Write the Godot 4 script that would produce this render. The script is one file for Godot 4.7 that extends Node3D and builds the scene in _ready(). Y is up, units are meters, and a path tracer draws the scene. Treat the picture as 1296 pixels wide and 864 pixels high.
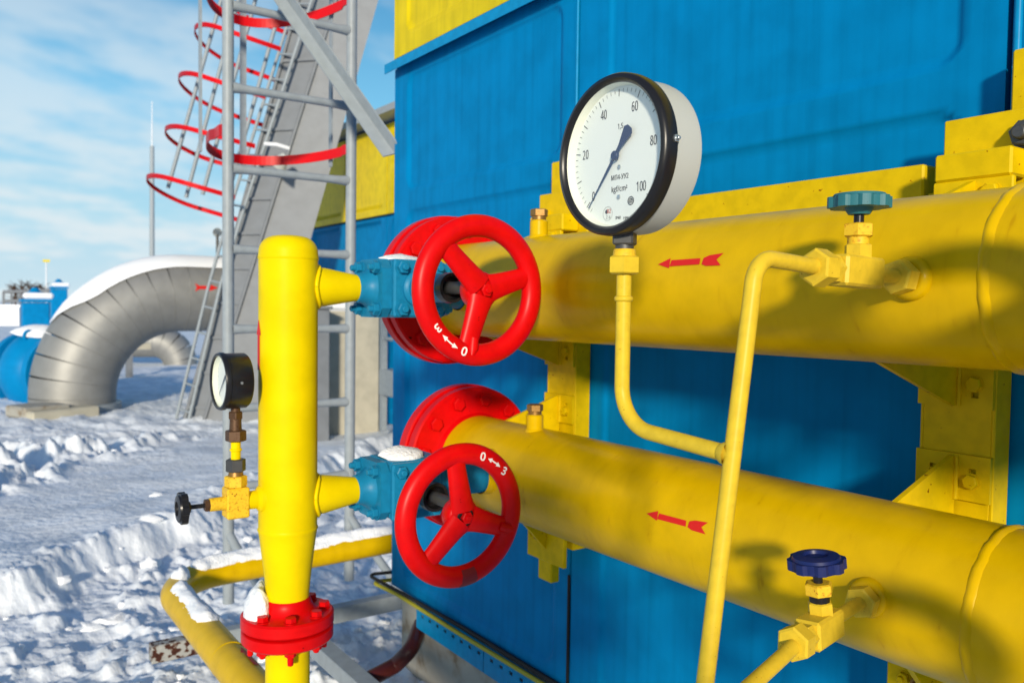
extends Node3D
# y values written "rel" are heights relative to the lens; EYE is the height of the lens above the ground.
const EYE := 1.3
const FOCAL := 1050.0          # focal length in photo pixels (1296 x 864)
const YAW := 35.07
const PITCH := 2.31
const ROLL := 0.75
const WALL := 1.35             # x of the clad wall
const END := -2.66             # z of its far corner

var cam_basis: Basis
var M := {}
var tex := {}
var used := {}
var rng := RandomNumberGenerator.new()
var noise := FastNoiseLite.new()
var noise2 := FastNoiseLite.new()
var bolt_meshes := {}

# ---------------------------------------------------------------- geometry collector
class Shape:
	var v := PackedVector3Array()
	var n := PackedVector3Array()
	func tri(a: Vector3, b: Vector3, c: Vector3, na: Vector3, nb: Vector3, nc: Vector3) -> void:
		if (c - a).cross(b - a).dot(na + nb + nc) < 0.0:
			v.append(a); v.append(c); v.append(b)
			n.append(na); n.append(nc); n.append(nb)
		else:
			v.append(a); v.append(b); v.append(c)
			n.append(na); n.append(nb); n.append(nc)
	func quad(a: Vector3, b: Vector3, c: Vector3, d: Vector3, nn: Vector3) -> void:
		tri(a, b, c, nn, nn, nn)
		tri(a, c, d, nn, nn, nn)
	func quadn(a, b, c, d, na, nb, nc, nd) -> void:
		tri(a, b, c, na, nb, nc)
		tri(a, c, d, na, nc, nd)
	func box(center: Vector3, size: Vector3, bas := Basis(), ch := 0.0) -> Shape:
		var h := size * 0.5
		ch = minf(ch, minf(h.x, minf(h.y, h.z)) * 0.6)
		var t := Transform3D(bas, center)
		for ax in 3:
			var b := (ax + 1) % 3
			var c := (ax + 2) % 3
			for s in [-1.0, 1.0]:
				var q := []
				for k in [[-1, -1], [1, -1], [1, 1], [-1, 1]]:
					var p := Vector3()
					p[ax] = s * h[ax]
					p[b] = k[0] * (h[b] - ch)
					p[c] = k[1] * (h[c] - ch)
					q.append(t * p)
				var nn := Vector3()
				nn[ax] = s
				quad(q[0], q[1], q[2], q[3], (bas * nn).normalized())
		if ch > 0.0:
			for ax in 3:
				var b := (ax + 1) % 3
				var c := (ax + 2) % 3
				for s in [-1.0, 1.0]:
					for u in [-1.0, 1.0]:
						var q := []
						for k in [[0, -1], [0, 1], [1, 1], [1, -1]]:
							var p := Vector3()
							p[ax] = k[1] * (h[ax] - ch)
							p[b] = s * (h[b] - (0.0 if k[0] == 0 else ch))
							p[c] = u * (h[c] - (ch if k[0] == 0 else 0.0))
							q.append(t * p)
						var nn := Vector3()
						nn[b] = s
						nn[c] = u
						quad(q[0], q[1], q[2], q[3], (bas * nn).normalized())
			for sx in [-1.0, 1.0]:
				for sy in [-1.0, 1.0]:
					for sz in [-1.0, 1.0]:
						var a := t * Vector3(sx * h.x, sy * (h.y - ch), sz * (h.z - ch))
						var b2 := t * Vector3(sx * (h.x - ch), sy * h.y, sz * (h.z - ch))
						var c2 := t * Vector3(sx * (h.x - ch), sy * (h.y - ch), sz * h.z)
						var nn := (bas * Vector3(sx, sy, sz)).normalized()
						tri(a, b2, c2, nn, nn, nn)
		return self
	func frame(axis: Vector3) -> Array:
		var w := axis.normalized()
		var u := (Vector3.UP if absf(w.y) < 0.9 else Vector3.RIGHT).cross(w).normalized()
		return [u, w.cross(u), w]
	# profile: Array of Vector2(radius, height along axis)
	func lathe(o: Vector3, axis: Vector3, prof: Array, seg := 32, flat := false, sharp := 38.0, spin := 0.0) -> Shape:
		var f := frame(axis)
		var m := prof.size()
		var sn := []
		for i in m - 1:
			var d: Vector2 = prof[i + 1] - prof[i]
			sn.append(Vector2(d.y, -d.x).normalized())
		for i in m - 1:
			if (prof[i + 1] - prof[i]).length() < 1e-6:
				continue
			var n0: Vector2 = sn[i]
			var n1: Vector2 = sn[i]
			if i > 0 and absf(rad_to_deg(sn[i].angle_to(sn[i - 1]))) < sharp:
				n0 = (sn[i] + sn[i - 1]).normalized()
			if i < m - 2 and absf(rad_to_deg(sn[i].angle_to(sn[i + 1]))) < sharp:
				n1 = (sn[i] + sn[i + 1]).normalized()
			for k in seg:
				var a := TAU * k / seg + spin
				var b := TAU * (k + 1) / seg + spin
				var da: Vector3 = f[0] * cos(a) + f[1] * sin(a)
				var db: Vector3 = f[0] * cos(b) + f[1] * sin(b)
				var p0: Vector3 = o + da * prof[i].x + f[2] * prof[i].y
				var p1: Vector3 = o + db * prof[i].x + f[2] * prof[i].y
				var p2: Vector3 = o + db * prof[i + 1].x + f[2] * prof[i + 1].y
				var p3: Vector3 = o + da * prof[i + 1].x + f[2] * prof[i + 1].y
				if flat:
					var dm := (da + db).normalized()
					da = dm
					db = dm
				var na0: Vector3 = da * n0.x + f[2] * n0.y
				var nb0: Vector3 = db * n0.x + f[2] * n0.y
				var na1: Vector3 = da * n1.x + f[2] * n1.y
				var nb1: Vector3 = db * n1.x + f[2] * n1.y
				if prof[i].x < 1e-6:
					tri(p0, p2, p3, f[2] * n0.y, nb1, na1)
				elif prof[i + 1].x < 1e-6:
					tri(p0, p1, p2, na0, nb0, f[2] * n1.y)
				else:
					quadn(p0, p1, p2, p3, na0, nb0, nb1, na1)
		return self
	func cyl(a: Vector3, b: Vector3, r0: float, r1: float, seg := 24, ch := 0.0) -> Shape:
		var l := (b - a).length()
		if ch > 0.0:
			return lathe(a, b - a, [Vector2(0, 0), Vector2(r0 - ch, 0), Vector2(r0, ch), Vector2(r1, l - ch), Vector2(r1 - ch, l), Vector2(0, l)], seg)
		return lathe(a, b - a, [Vector2(0, 0), Vector2(r0, 0), Vector2(r1, l), Vector2(0, l)], seg)
	func hex(a: Vector3, b: Vector3, r: float, spin := 0.0) -> Shape:
		var l := (b - a).length()
		var c := minf(r * 0.14, l * 0.3)
		return lathe(a, b - a, [Vector2(0, 0), Vector2(r - c, 0), Vector2(r, c * 0.6), Vector2(r, l - c * 0.6), Vector2(r - c, l), Vector2(0, l)], 6, true, 1.0, spin)
	func torus(c: Vector3, axis: Vector3, R: float, r: float, seg := 64, ring := 16, squash := 1.0) -> Shape:
		var f := frame(axis)
		for i in seg:
			for j in ring:
				var p := []
				var q := []
				for k in [[0, 0], [1, 0], [1, 1], [0, 1]]:
					var a: float = TAU * (i + k[0]) / seg
					var b: float = TAU * (j + k[1]) / ring
					var d: Vector3 = f[0] * cos(a) + f[1] * sin(a)
					p.append(c + d * (R + r * cos(b)) + f[2] * (r * squash * sin(b)))
					q.append((d * cos(b) * squash + f[2] * sin(b)).normalized())
				quadn(p[0], p[1], p[2], p[3], q[0], q[1], q[2], q[3])
		return self
	# tube along a path; rad is a number or an array
	func tube(pts: Array, rad, seg := 16, caps := true, squash := 1.0) -> Shape:
		var m := pts.size()
		var fr := []
		var up := Vector3.ZERO
		for i in m:
			var t: Vector3 = (pts[mini(i + 1, m - 1)] - pts[maxi(i - 1, 0)]).normalized()
			if i == 0:
				up = (Vector3.UP if absf(t.y) < 0.9 else Vector3.RIGHT)
			up = (up - t * up.dot(t)).normalized()
			fr.append([up.cross(t).normalized(), up, t])
		for i in m - 1:
			var r0: float = rad[i] if rad is Array else rad
			var r1: float = rad[i + 1] if rad is Array else rad
			for k in seg:
				var a := TAU * k / seg
				var b := TAU * (k + 1) / seg
				var d0: Vector3 = fr[i][0] * cos(a) + fr[i][1] * sin(a) * squash
				var d1: Vector3 = fr[i][0] * cos(b) + fr[i][1] * sin(b) * squash
				var e0: Vector3 = fr[i + 1][0] * cos(a) + fr[i + 1][1] * sin(a) * squash
				var e1: Vector3 = fr[i + 1][0] * cos(b) + fr[i + 1][1] * sin(b) * squash
				quadn(pts[i] + d0 * r0, pts[i] + d1 * r0, pts[i + 1] + e1 * r1, pts[i + 1] + e0 * r1, d0.normalized(), d1.normalized(), e1.normalized(), e0.normalized())
		if caps:
			for e in [0, m - 1]:
				var r: float = rad[e] if rad is Array else rad
				var nn: Vector3 = fr[e][2] * (-1.0 if e == 0 else 1.0)
				for k in seg:
					var a := TAU * k / seg
					var b := TAU * (k + 1) / seg
					tri(pts[e], pts[e] + (fr[e][0] * cos(a) + fr[e][1] * sin(a) * squash) * r, pts[e] + (fr[e][0] * cos(b) + fr[e][1] * sin(b) * squash) * r, nn, nn, nn)
		return self
	# polygon in the plane (u, w) at o, extruded along d
	func prism(poly: PackedVector2Array, o: Vector3, u: Vector3, w: Vector3, d: Vector3) -> Shape:
		var ids := Geometry2D.triangulate_polygon(poly)
		var nn := d.normalized()
		for i in range(0, ids.size(), 3):
			var q := []
			for k in 3:
				q.append(o + u * poly[ids[i + k]].x + w * poly[ids[i + k]].y)
			tri(q[0], q[1], q[2], -nn, -nn, -nn)
			tri(q[0] + d, q[1] + d, q[2] + d, nn, nn, nn)
		var cw := Geometry2D.is_polygon_clockwise(poly)
		for i in poly.size():
			var a := poly[i]
			var b := poly[(i + 1) % poly.size()]
			var e := Vector2(b.y - a.y, a.x - b.x).normalized() * (-1.0 if cw else 1.0)
			var p := o + u * a.x + w * a.y
			var q2 := o + u * b.x + w * b.y
			quad(p, q2, q2 + d, p + d, (u * e.x + w * e.y).normalized())
		return self
	func arrays(origin: Vector3, xf := Transform3D()) -> ArrayMesh:
		var a := []
		a.resize(Mesh.ARRAY_MAX)
		var vv := v.duplicate()
		for i in vv.size():
			vv[i] -= origin
		a[Mesh.ARRAY_VERTEX] = vv
		a[Mesh.ARRAY_NORMAL] = n
		var m := ArrayMesh.new()
		m.add_surface_from_arrays(Mesh.PRIMITIVE_TRIANGLES, a)
		return m

# ---------------------------------------------------------------- scene graph helpers
func numbered(called: String) -> String:
	if not used.has(called):
		used[called] = 0
		return called
	used[called] += 1
	return "%s_%03d" % [called, used[called]]

func tag(o: Node, label: String, category: String, group := "", kind := "") -> Node:
	o.set_meta("label", label)
	if category: o.set_meta("category", category)
	if group: o.set_meta("group", group)
	if kind: o.set_meta("kind", kind)
	return o

func thing(called: String, label: String, category: String, at: Vector3, group := "") -> Node3D:
	var o := Node3D.new()
	o.name = numbered(called)
	add_child(o)
	o.position = at
	tag(o, label, category, group)
	return o

func origin_of(p: Node) -> Vector3:
	var s := Vector3.ZERO
	while p != self and p is Node3D:
		s += p.position
		p = p.get_parent()
	return s

func part(called: String, s: Shape, m: Material, parent: Node = self) -> MeshInstance3D:
	var o := MeshInstance3D.new()
	o.name = numbered(called) if parent == self else called
	o.mesh = s.arrays(origin_of(parent))
	o.material_override = m
	parent.add_child(o, true)
	return o

func single(called: String, s: Shape, m: Material, label: String, category: String, group := "", kind := "") -> MeshInstance3D:
	var o := part(called, s, m)
	tag(o, label, category, group, kind)
	return o

func structure(called: String, s: Shape, m: Material) -> MeshInstance3D:
	var o := part(called, s, m)
	o.set_meta("kind", "structure")
	return o

func inst(called: String, mesh: Mesh, m: Material, parent: Node, world: Transform3D) -> MeshInstance3D:
	var o := MeshInstance3D.new()
	o.name = called
	o.mesh = mesh
	o.material_override = m
	o.transform = Transform3D(world.basis, world.origin - origin_of(parent))
	parent.add_child(o, true)
	return o

# hex bolt head (or nut on a stud) along axis, shared mesh per size
func bolt(at: Vector3, axis: Vector3, r: float, h: float, stud: float, m: Material, parent: Node, called := "bolt", spin := 0.3) -> void:
	var key := "%.4f_%.4f_%.4f" % [r, h, stud]
	if not bolt_meshes.has(key):
		var s := Shape.new()
		s.cyl(Vector3.ZERO, Vector3(0, h * 0.12, 0), r * 1.12, r * 1.12, 18)
		s.hex(Vector3(0, h * 0.12, 0), Vector3(0, h, 0), r)
		if stud > 0.0:
			s.cyl(Vector3(0, h * 0.9, 0), Vector3(0, h + stud, 0), r * 0.55, r * 0.5, 12, r * 0.1)
		bolt_meshes[key] = s.arrays(Vector3.ZERO)
	var w := axis.normalized()
	var u := (Vector3.UP if absf(w.y) < 0.9 else Vector3.RIGHT).cross(w).normalized()
	inst(called, bolt_meshes[key], m, parent, Transform3D(Basis(u, w, u.cross(w)).rotated(w, spin), at))

func text(called: String, t: String, size: float, at: Vector3, bas: Basis, m: Material, parent: Node, depth := 0.0006, squeeze := 1.0, bold := false) -> void:
	var tm := TextMesh.new()
	var f := SystemFont.new()
	f.font_names = PackedStringArray(["Droid Sans"])
	if bold: f.font_weight = 700
	tm.font = f
	tm.text = t
	tm.font_size = 32
	tm.pixel_size = size / 32.0
	tm.depth = depth
	tm.curve_step = 1.0
	inst(called, tm, m, parent, Transform3D(bas.scaled_local(Vector3(squeeze, 1, 1)), at))

# ---------------------------------------------------------------- photo pixel to place
func V(x: float, rel: float, z: float) -> Vector3:
	return Vector3(x, EYE + rel, z)
func ray(px: float, py: float) -> Vector3:
	return (cam_basis * Vector3((px - 648.0) / FOCAL, (432.0 - py) / FOCAL, -1.0))
func eye() -> Vector3:
	return Vector3(0, EYE, 0)
func on_x(px: float, py: float, x: float) -> Vector3:
	var d := ray(px, py)
	return eye() + d * (x / d.x)
func on_z(px: float, py: float, z: float) -> Vector3:
	var d := ray(px, py)
	return eye() + d * (z / d.z)
func on_y(px: float, py: float, rel: float) -> Vector3:
	var d := ray(px, py)
	return eye() + d * (rel / d.y)
func deep(px: float, py: float, depth: float) -> Vector3:
	return eye() + ray(px, py) * depth

func arc(a: Vector3, corner: Vector3, b: Vector3, r: float, k := 8) -> Array:
	# points of a rounded corner between a-corner and corner-b
	var u := (a - corner).normalized()
	var w := (b - corner).normalized()
	var half := u.angle_to(w) * 0.5
	var t := r / tan(half)
	var c := corner + (u + w).normalized() * (r / sin(half))
	var s := (corner + u * t) - c
	var e := (corner + w * t) - c
	var out := []
	for i in k + 1:
		out.append(c + s.slerp(e, float(i) / k))
	return out

func route(pts: Array, r: float, k := 8) -> Array:
	var out := [pts[0]]
	for i in range(1, pts.size() - 1):
		out.append_array(arc(pts[i - 1], pts[i], pts[i + 1], r, k))
	out.append(pts[-1])
	return out

# ---------------------------------------------------------------- materials
func noise_tex(key: String, freq: float, octaves: int, cols: Array, offs: Array, size := 512, kind := FastNoiseLite.TYPE_SIMPLEX_SMOOTH, sd := 7) -> NoiseTexture2D:
	if tex.has(key):
		return tex[key]
	var f := FastNoiseLite.new()
	f.noise_type = kind
	f.seed = sd
	f.frequency = freq
	f.fractal_octaves = octaves
	var t := NoiseTexture2D.new()
	t.width = size
	t.height = size
	t.seamless = true
	t.noise = f
	if cols.size():
		var g := Gradient.new()
		g.offsets = PackedFloat32Array(offs)
		g.colors = PackedColorArray(cols)
		t.color_ramp = g
	tex[key] = t
	return t

func lin(r: float, g: float, b: float) -> Color:
	return Color(r, g, b).linear_to_srgb()

func mat(key: String, c: Color, rough: float, metal := 0.0, spec := 0.4) -> StandardMaterial3D:
	var m := StandardMaterial3D.new()
	m.resource_name = key
	m.albedo_color = c
	m.roughness = rough
	m.metallic = metal
	m.metallic_specular = spec
	M[key] = m
	return m

func dress(m: StandardMaterial3D, albedo: Texture2D, scale: float, bump: Texture2D = null, bump_cm := 0.02, world := true) -> StandardMaterial3D:
	m.uv1_triplanar = true
	m.uv1_world_triplanar = world
	m.uv1_scale = Vector3.ONE * scale
	m.albedo_texture = albedo
	if bump:
		m.heightmap_enabled = true
		m.heightmap_texture = bump
		m.heightmap_scale = bump_cm
	return m

func overlay(m: StandardMaterial3D, t: Texture2D, scale: float, stretch := Vector3.ONE) -> void:
	m.detail_enabled = true
	m.detail_albedo = t
	m.detail_blend_mode = BaseMaterial3D.BLEND_MODE_MUL
	m.detail_uv_layer = BaseMaterial3D.DETAIL_UV_2
	m.uv2_triplanar = true
	m.uv2_world_triplanar = true
	m.uv2_scale = stretch * scale

func g(x: float) -> Color:
	return Color(x, x, x)

func materials() -> void:
	var soft := noise_tex("soft", 0.012, 4, [g(0.94), g(0.975), g(1.0)], [0.2, 0.5, 0.8])
	var blotch := noise_tex("blotch", 0.008, 5, [Color(0.78, 0.70, 0.62), Color(0.93, 0.90, 0.87), g(1.0), g(0.98)], [0.12, 0.26, 0.5, 0.9], 512, FastNoiseLite.TYPE_SIMPLEX_SMOOTH, 21)
	var peel := noise_tex("peel", 0.05, 3, [], [], 512, FastNoiseLite.TYPE_SIMPLEX_SMOOTH, 3)
	var chips := noise_tex("chips", 0.03, 5, [Color(0.40, 0.22, 0.12), Color(0.75, 0.6, 0.45), g(1.0), g(1.0)], [0.0, 0.075, 0.10, 1.0], 512, FastNoiseLite.TYPE_SIMPLEX_SMOOTH, 33)
	var streak := noise_tex("streak", 0.02, 4, [g(0.945), g(0.98), g(1.0)], [0.15, 0.4, 0.7], 512, FastNoiseLite.TYPE_SIMPLEX_SMOOTH, 14)
	var rusty := noise_tex("rusty", 0.02, 5, [Color(0.3, 0.13, 0.06), Color(0.6, 0.36, 0.2), Color(0.95, 0.88, 0.8), Color(1, 1, 1)], [0.05, 0.15, 0.22, 0.5], 512, FastNoiseLite.TYPE_SIMPLEX_SMOOTH, 5)

	var m := dress(mat("yellow pipe paint", lin(0.69, 0.435, 0.001), 0.28, 0.0, 0.24), soft, 2.2, peel, 0.012)
	overlay(m, noise_tex("drips", 0.016, 5, [Color(0.84, 0.76, 0.68), Color(0.955, 0.94, 0.92), Color(0.99, 0.985, 0.98), g(1.0)], [0.05, 0.14, 0.28, 0.6], 1024, FastNoiseLite.TYPE_SIMPLEX_SMOOTH, 21), 1.1, Vector3(1.0, 0.42, 1.5))
	m = dress(mat("yellow column paint", lin(0.82, 0.62, 0.001), 0.40, 0.0, 0.16), soft, 1.6)
	m = dress(mat("yellow support paint", lin(0.72, 0.49, 0.002), 0.42, 0.0, 0.2), soft, 4.0)
	overlay(m, chips, 2.6)
	m = dress(mat("pale yellow fitting paint", lin(0.72, 0.50, 0.03), 0.4, 0.0, 0.3), soft, 9.0)
	overlay(m, chips, 9.0)
	m = dress(mat("rusted yellow fitting paint", lin(0.78, 0.50, 0.02), 0.55), rusty, 14.0)
	m = dress(mat("blue cladding paint", lin(0.0004, 0.205, 0.48), 0.42, 0.0, 0.12), soft, 1.1)
	overlay(m, streak, 0.9, Vector3(3.0, 0.10, 3.0))
	m = dress(mat("yellow cladding paint", lin(0.74, 0.56, 0.003), 0.4, 0.0, 0.25), soft, 1.1)
	overlay(m, streak, 0.9, Vector3(3.0, 0.12, 3.0))
	m = dress(mat("light blue trim paint", lin(0.002, 0.25, 0.52), 0.38, 0.0, 0.25), soft, 4.0)
	m = dress(mat("red enamel", lin(0.66, 0.002, 0.003), 0.36, 0.0, 0.28), soft, 5.0)
	overlay(m, noise_tex("scuff", 0.02, 4, [Color(0.4, 0.3, 0.3), g(1), g(1)], [0.05, 0.10, 1.0], 512, FastNoiseLite.TYPE_SIMPLEX_SMOOTH, 9), 3.0)
	m = dress(mat("teal enamel", lin(0.008, 0.20, 0.38), 0.40, 0.0, 0.3), soft, 8.0)
	m = dress(mat("teal knob paint", lin(0.025, 0.15, 0.18), 0.5), chips, 16.0)
	m = dress(mat("navy knob paint", lin(0.008, 0.018, 0.11), 0.4), soft, 12.0)
	mat("black enamel", lin(0.012, 0.012, 0.014), 0.3)
	mat("black rubber", lin(0.015, 0.015, 0.016), 0.7)
	mat("case grey", lin(0.46, 0.48, 0.46), 0.42)
	mat("dial white", lin(0.72, 0.77, 0.73), 0.6)
	mat("inner rim cream", lin(0.78, 0.80, 0.66), 0.5)
	mat("needle ink", lin(0.008, 0.03, 0.10), 0.45)
	mat("print ink", lin(0.03, 0.035, 0.05), 0.7)
	mat("stamp red ink", lin(0.45, 0.10, 0.08), 0.7)
	mat("stamp grey ink", lin(0.35, 0.38, 0.38), 0.7)
	mat("white marking", lin(0.82, 0.82, 0.80), 0.6)
	mat("red marking", lin(0.62, 0.012, 0.008), 0.5)
	mat("zinc", lin(0.55, 0.58, 0.58), 0.35, 0.9)
	dress(mat("brass nut", lin(0.30, 0.17, 0.05), 0.45, 0.6), rusty, 20.0)
	dress(mat("dark steel", lin(0.10, 0.10, 0.10), 0.5, 0.6), soft, 18.0)
	dress(mat("brown stem", lin(0.10, 0.055, 0.03), 0.5, 0.4), rusty, 18.0)
	var gl := mat("gauge glass", Color(1, 1, 1, 0.04), 0.02)
	gl.transparency = BaseMaterial3D.TRANSPARENCY_ALPHA
	m = dress(mat("grey steel paint", lin(0.30, 0.34, 0.37), 0.45), soft, 3.0)
	m = dress(mat("grey leg paint", lin(0.20, 0.215, 0.235), 0.5), soft, 1.0)
	m = dress(mat("rusted grey paint", lin(0.40, 0.40, 0.38), 0.7), noise_tex("half rust", 0.012, 5, [Color(0.30, 0.12, 0.07), Color(0.42, 0.22, 0.13), g(0.9), g(1)], [0.0, 0.36, 0.46, 1.0], 512, FastNoiseLite.TYPE_SIMPLEX_SMOOTH, 2), 5.0)
	m = dress(mat("concrete", lin(0.36, 0.35, 0.31), 0.85), blotch, 1.6)
	m = dress(mat("beige render", lin(0.48, 0.45, 0.36), 0.85), soft, 0.9)
	m = dress(mat("silver jacket", lin(0.30, 0.30, 0.29), 0.55, 0.45), soft, 0.8)
	m = dress(mat("equipment blue paint", lin(0.001, 0.215, 0.50), 0.42, 0.0, 0.2), soft, 1.0)
	mat("hoop red", lin(0.62, 0.004, 0.008), 0.4, 0.0, 0.3)
	mat("dark red paint", lin(0.22, 0.01, 0.015), 0.5)
	mat("dark void", lin(0.01, 0.01, 0.012), 0.9)
	mat("white render", lin(0.72, 0.73, 0.75), 0.8)
	mat("green yellow cable", lin(0.40, 0.36, 0.02), 0.5)
	dress(mat("brown pipe paint", lin(0.07, 0.012, 0.01), 0.35), soft, 6.0)
	dress(mat("dark jacket", lin(0.03, 0.035, 0.05), 0.8), soft, 3.0)
	mat("skin", lin(0.55, 0.34, 0.26), 0.5)
	# snow: fine grain, faint patches of dirt
	var grain := noise_tex("snow grain", 0.03, 5, [], [], 1024, FastNoiseLite.TYPE_SIMPLEX_SMOOTH, 12)
	m = dress(mat("snow", lin(0.87, 0.91, 0.96), 0.75), noise_tex("snow tone", 0.01, 4, [g(0.93), g(1)], [0.3, 0.7], 512, FastNoiseLite.TYPE_SIMPLEX_SMOOTH, 8), 0.5, null)
	m.heightmap_enabled = true
	m.heightmap_texture = grain
	m.heightmap_scale = 0.8
	m = dress(mat("snow cap", lin(0.88, 0.90, 0.93), 0.75), null, 4.0)
	m.heightmap_enabled = true
	m.heightmap_texture = grain
	m.heightmap_scale = 0.25

# ---------------------------------------------------------------- sky
func make_sky() -> ImageTexture:
	var w := 1600
	var h := 800
	var im := Image.create(w, h, false, Image.FORMAT_RGBF)
	var a := FastNoiseLite.new()
	a.seed = 4
	a.noise_type = FastNoiseLite.TYPE_SIMPLEX_SMOOTH
	a.frequency = 1.5
	a.fractal_octaves = 5
	a.fractal_gain = 0.6
	var b := FastNoiseLite.new()
	b.seed = 23
	b.noise_type = FastNoiseLite.TYPE_SIMPLEX_SMOOTH
	b.frequency = 0.2
	b.fractal_octaves = 3
	var steps := Gradient.new()
	steps.offsets = PackedFloat32Array([0.0, 0.10, 0.22, 0.38, 0.62, 1.0])
	steps.colors = PackedColorArray([Color(0.84, 1.06, 1.18), Color(0.60, 1.0, 1.2), Color(0.29, 0.80, 1.2), Color(0.085, 0.40, 0.80), Color(0.022, 0.17, 0.48), Color(0.012, 0.10, 0.32)])
	for y in h:
		var el := (0.5 - (y + 0.5) / h) * PI
		var se := maxf(sin(el), 0.0)
		var base := steps.sample(se)
		var thin := exp(-se * 2.2)          # a thin layer is looked through the longer the lower one looks
		for x in w:
			if el < -0.03:
				im.set_pixel(x, y, Color(0.62, 0.68, 0.78))
				continue
			var az := (x + 0.5) / w * TAU
			var d := Vector3(cos(az) * cos(el), se + 0.07, sin(az) * cos(el))
			var r := Vector2(d.x / d.y, d.z / d.y).rotated(0.5)
			var c := a.get_noise_2d(r.x * 1.1, r.y * 0.7) * 0.75 + b.get_noise_2d(r.x, r.y) * 0.7
			var cover := smoothstep(-0.30, 0.42, c) * 0.95 * thin
			im.set_pixel(x, y, base.lerp(Color(1.08, 1.18, 1.22), cover))
	return ImageTexture.create_from_image(im)

func _ready() -> void:
	rng.seed = 11
	noise.seed = 5
	noise.noise_type = FastNoiseLite.TYPE_SIMPLEX_SMOOTH
	noise.frequency = 1.0
	noise.fractal_octaves = 4
	noise2.seed = 17
	noise2.noise_type = FastNoiseLite.TYPE_CELLULAR
	noise2.frequency = 1.0
	# camera
	cam_basis = Basis(Vector3.UP, -deg_to_rad(YAW)) * Basis(Vector3.RIGHT, -deg_to_rad(PITCH)) * Basis(Vector3.BACK, deg_to_rad(ROLL))
	var cam := Camera3D.new()
	cam.name = "camera"
	add_child(cam)
	cam.transform = Transform3D(cam_basis, eye())
	var lens := CameraAttributesPhysical.new()
	lens.frustum_focal_length = 29.16
	lens.frustum_focus_distance = 1.06
	lens.exposure_aperture = 8.0
	lens.frustum_near = 0.05
	lens.frustum_far = 3000.0
	cam.attributes = lens
	cam.fov = rad_to_deg(2.0 * atan(432.0 / FOCAL))
	cam.near = 0.05
	cam.far = 3000.0
	cam.current = true
	# sky and exposure
	var env := Environment.new()
	env.background_mode = Environment.BG_SKY
	var sm := PanoramaSkyMaterial.new()
	sm.panorama = make_sky()
	sm.energy_multiplier = 1.0
	var sky := Sky.new()
	sky.sky_material = sm
	env.sky = sky
	env.background_energy_multiplier = 0.82
	env.tonemap_mode = Environment.TONE_MAPPER_LINEAR
	env.tonemap_exposure = 0.89
	env.sdfgi_enabled = true
	env.ssao_enabled = true
	env.ssil_enabled = true
	var we := WorldEnvironment.new()
	we.name = "environment"
	we.environment = env
	add_child(we)
	# low winter sun from behind the photographer
	var sun := DirectionalLight3D.new()
	sun.name = "sun"
	add_child(sun)
	sun.look_at_from_position(Vector3.ZERO, Vector3(0.62, -0.255, -0.84), Vector3.UP)
	sun.light_energy = 1.6
	sun.light_color = Color(1.0, 0.95, 0.86)
	sun.light_angular_distance = 4.6
	sun.shadow_enabled = true

	materials()
	ground()
	clad_building()
	far_building()
	gas_pipes()
	supports()
	column()
	valves()
	impulse_line()
	big_gauge()
	small_gauge()
	bent_pipe()
	near_ladder()
	base_frame()
	mast_leg()
	silver_pipes()
	far_things()
	snow_patches()
	photographer()

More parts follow.
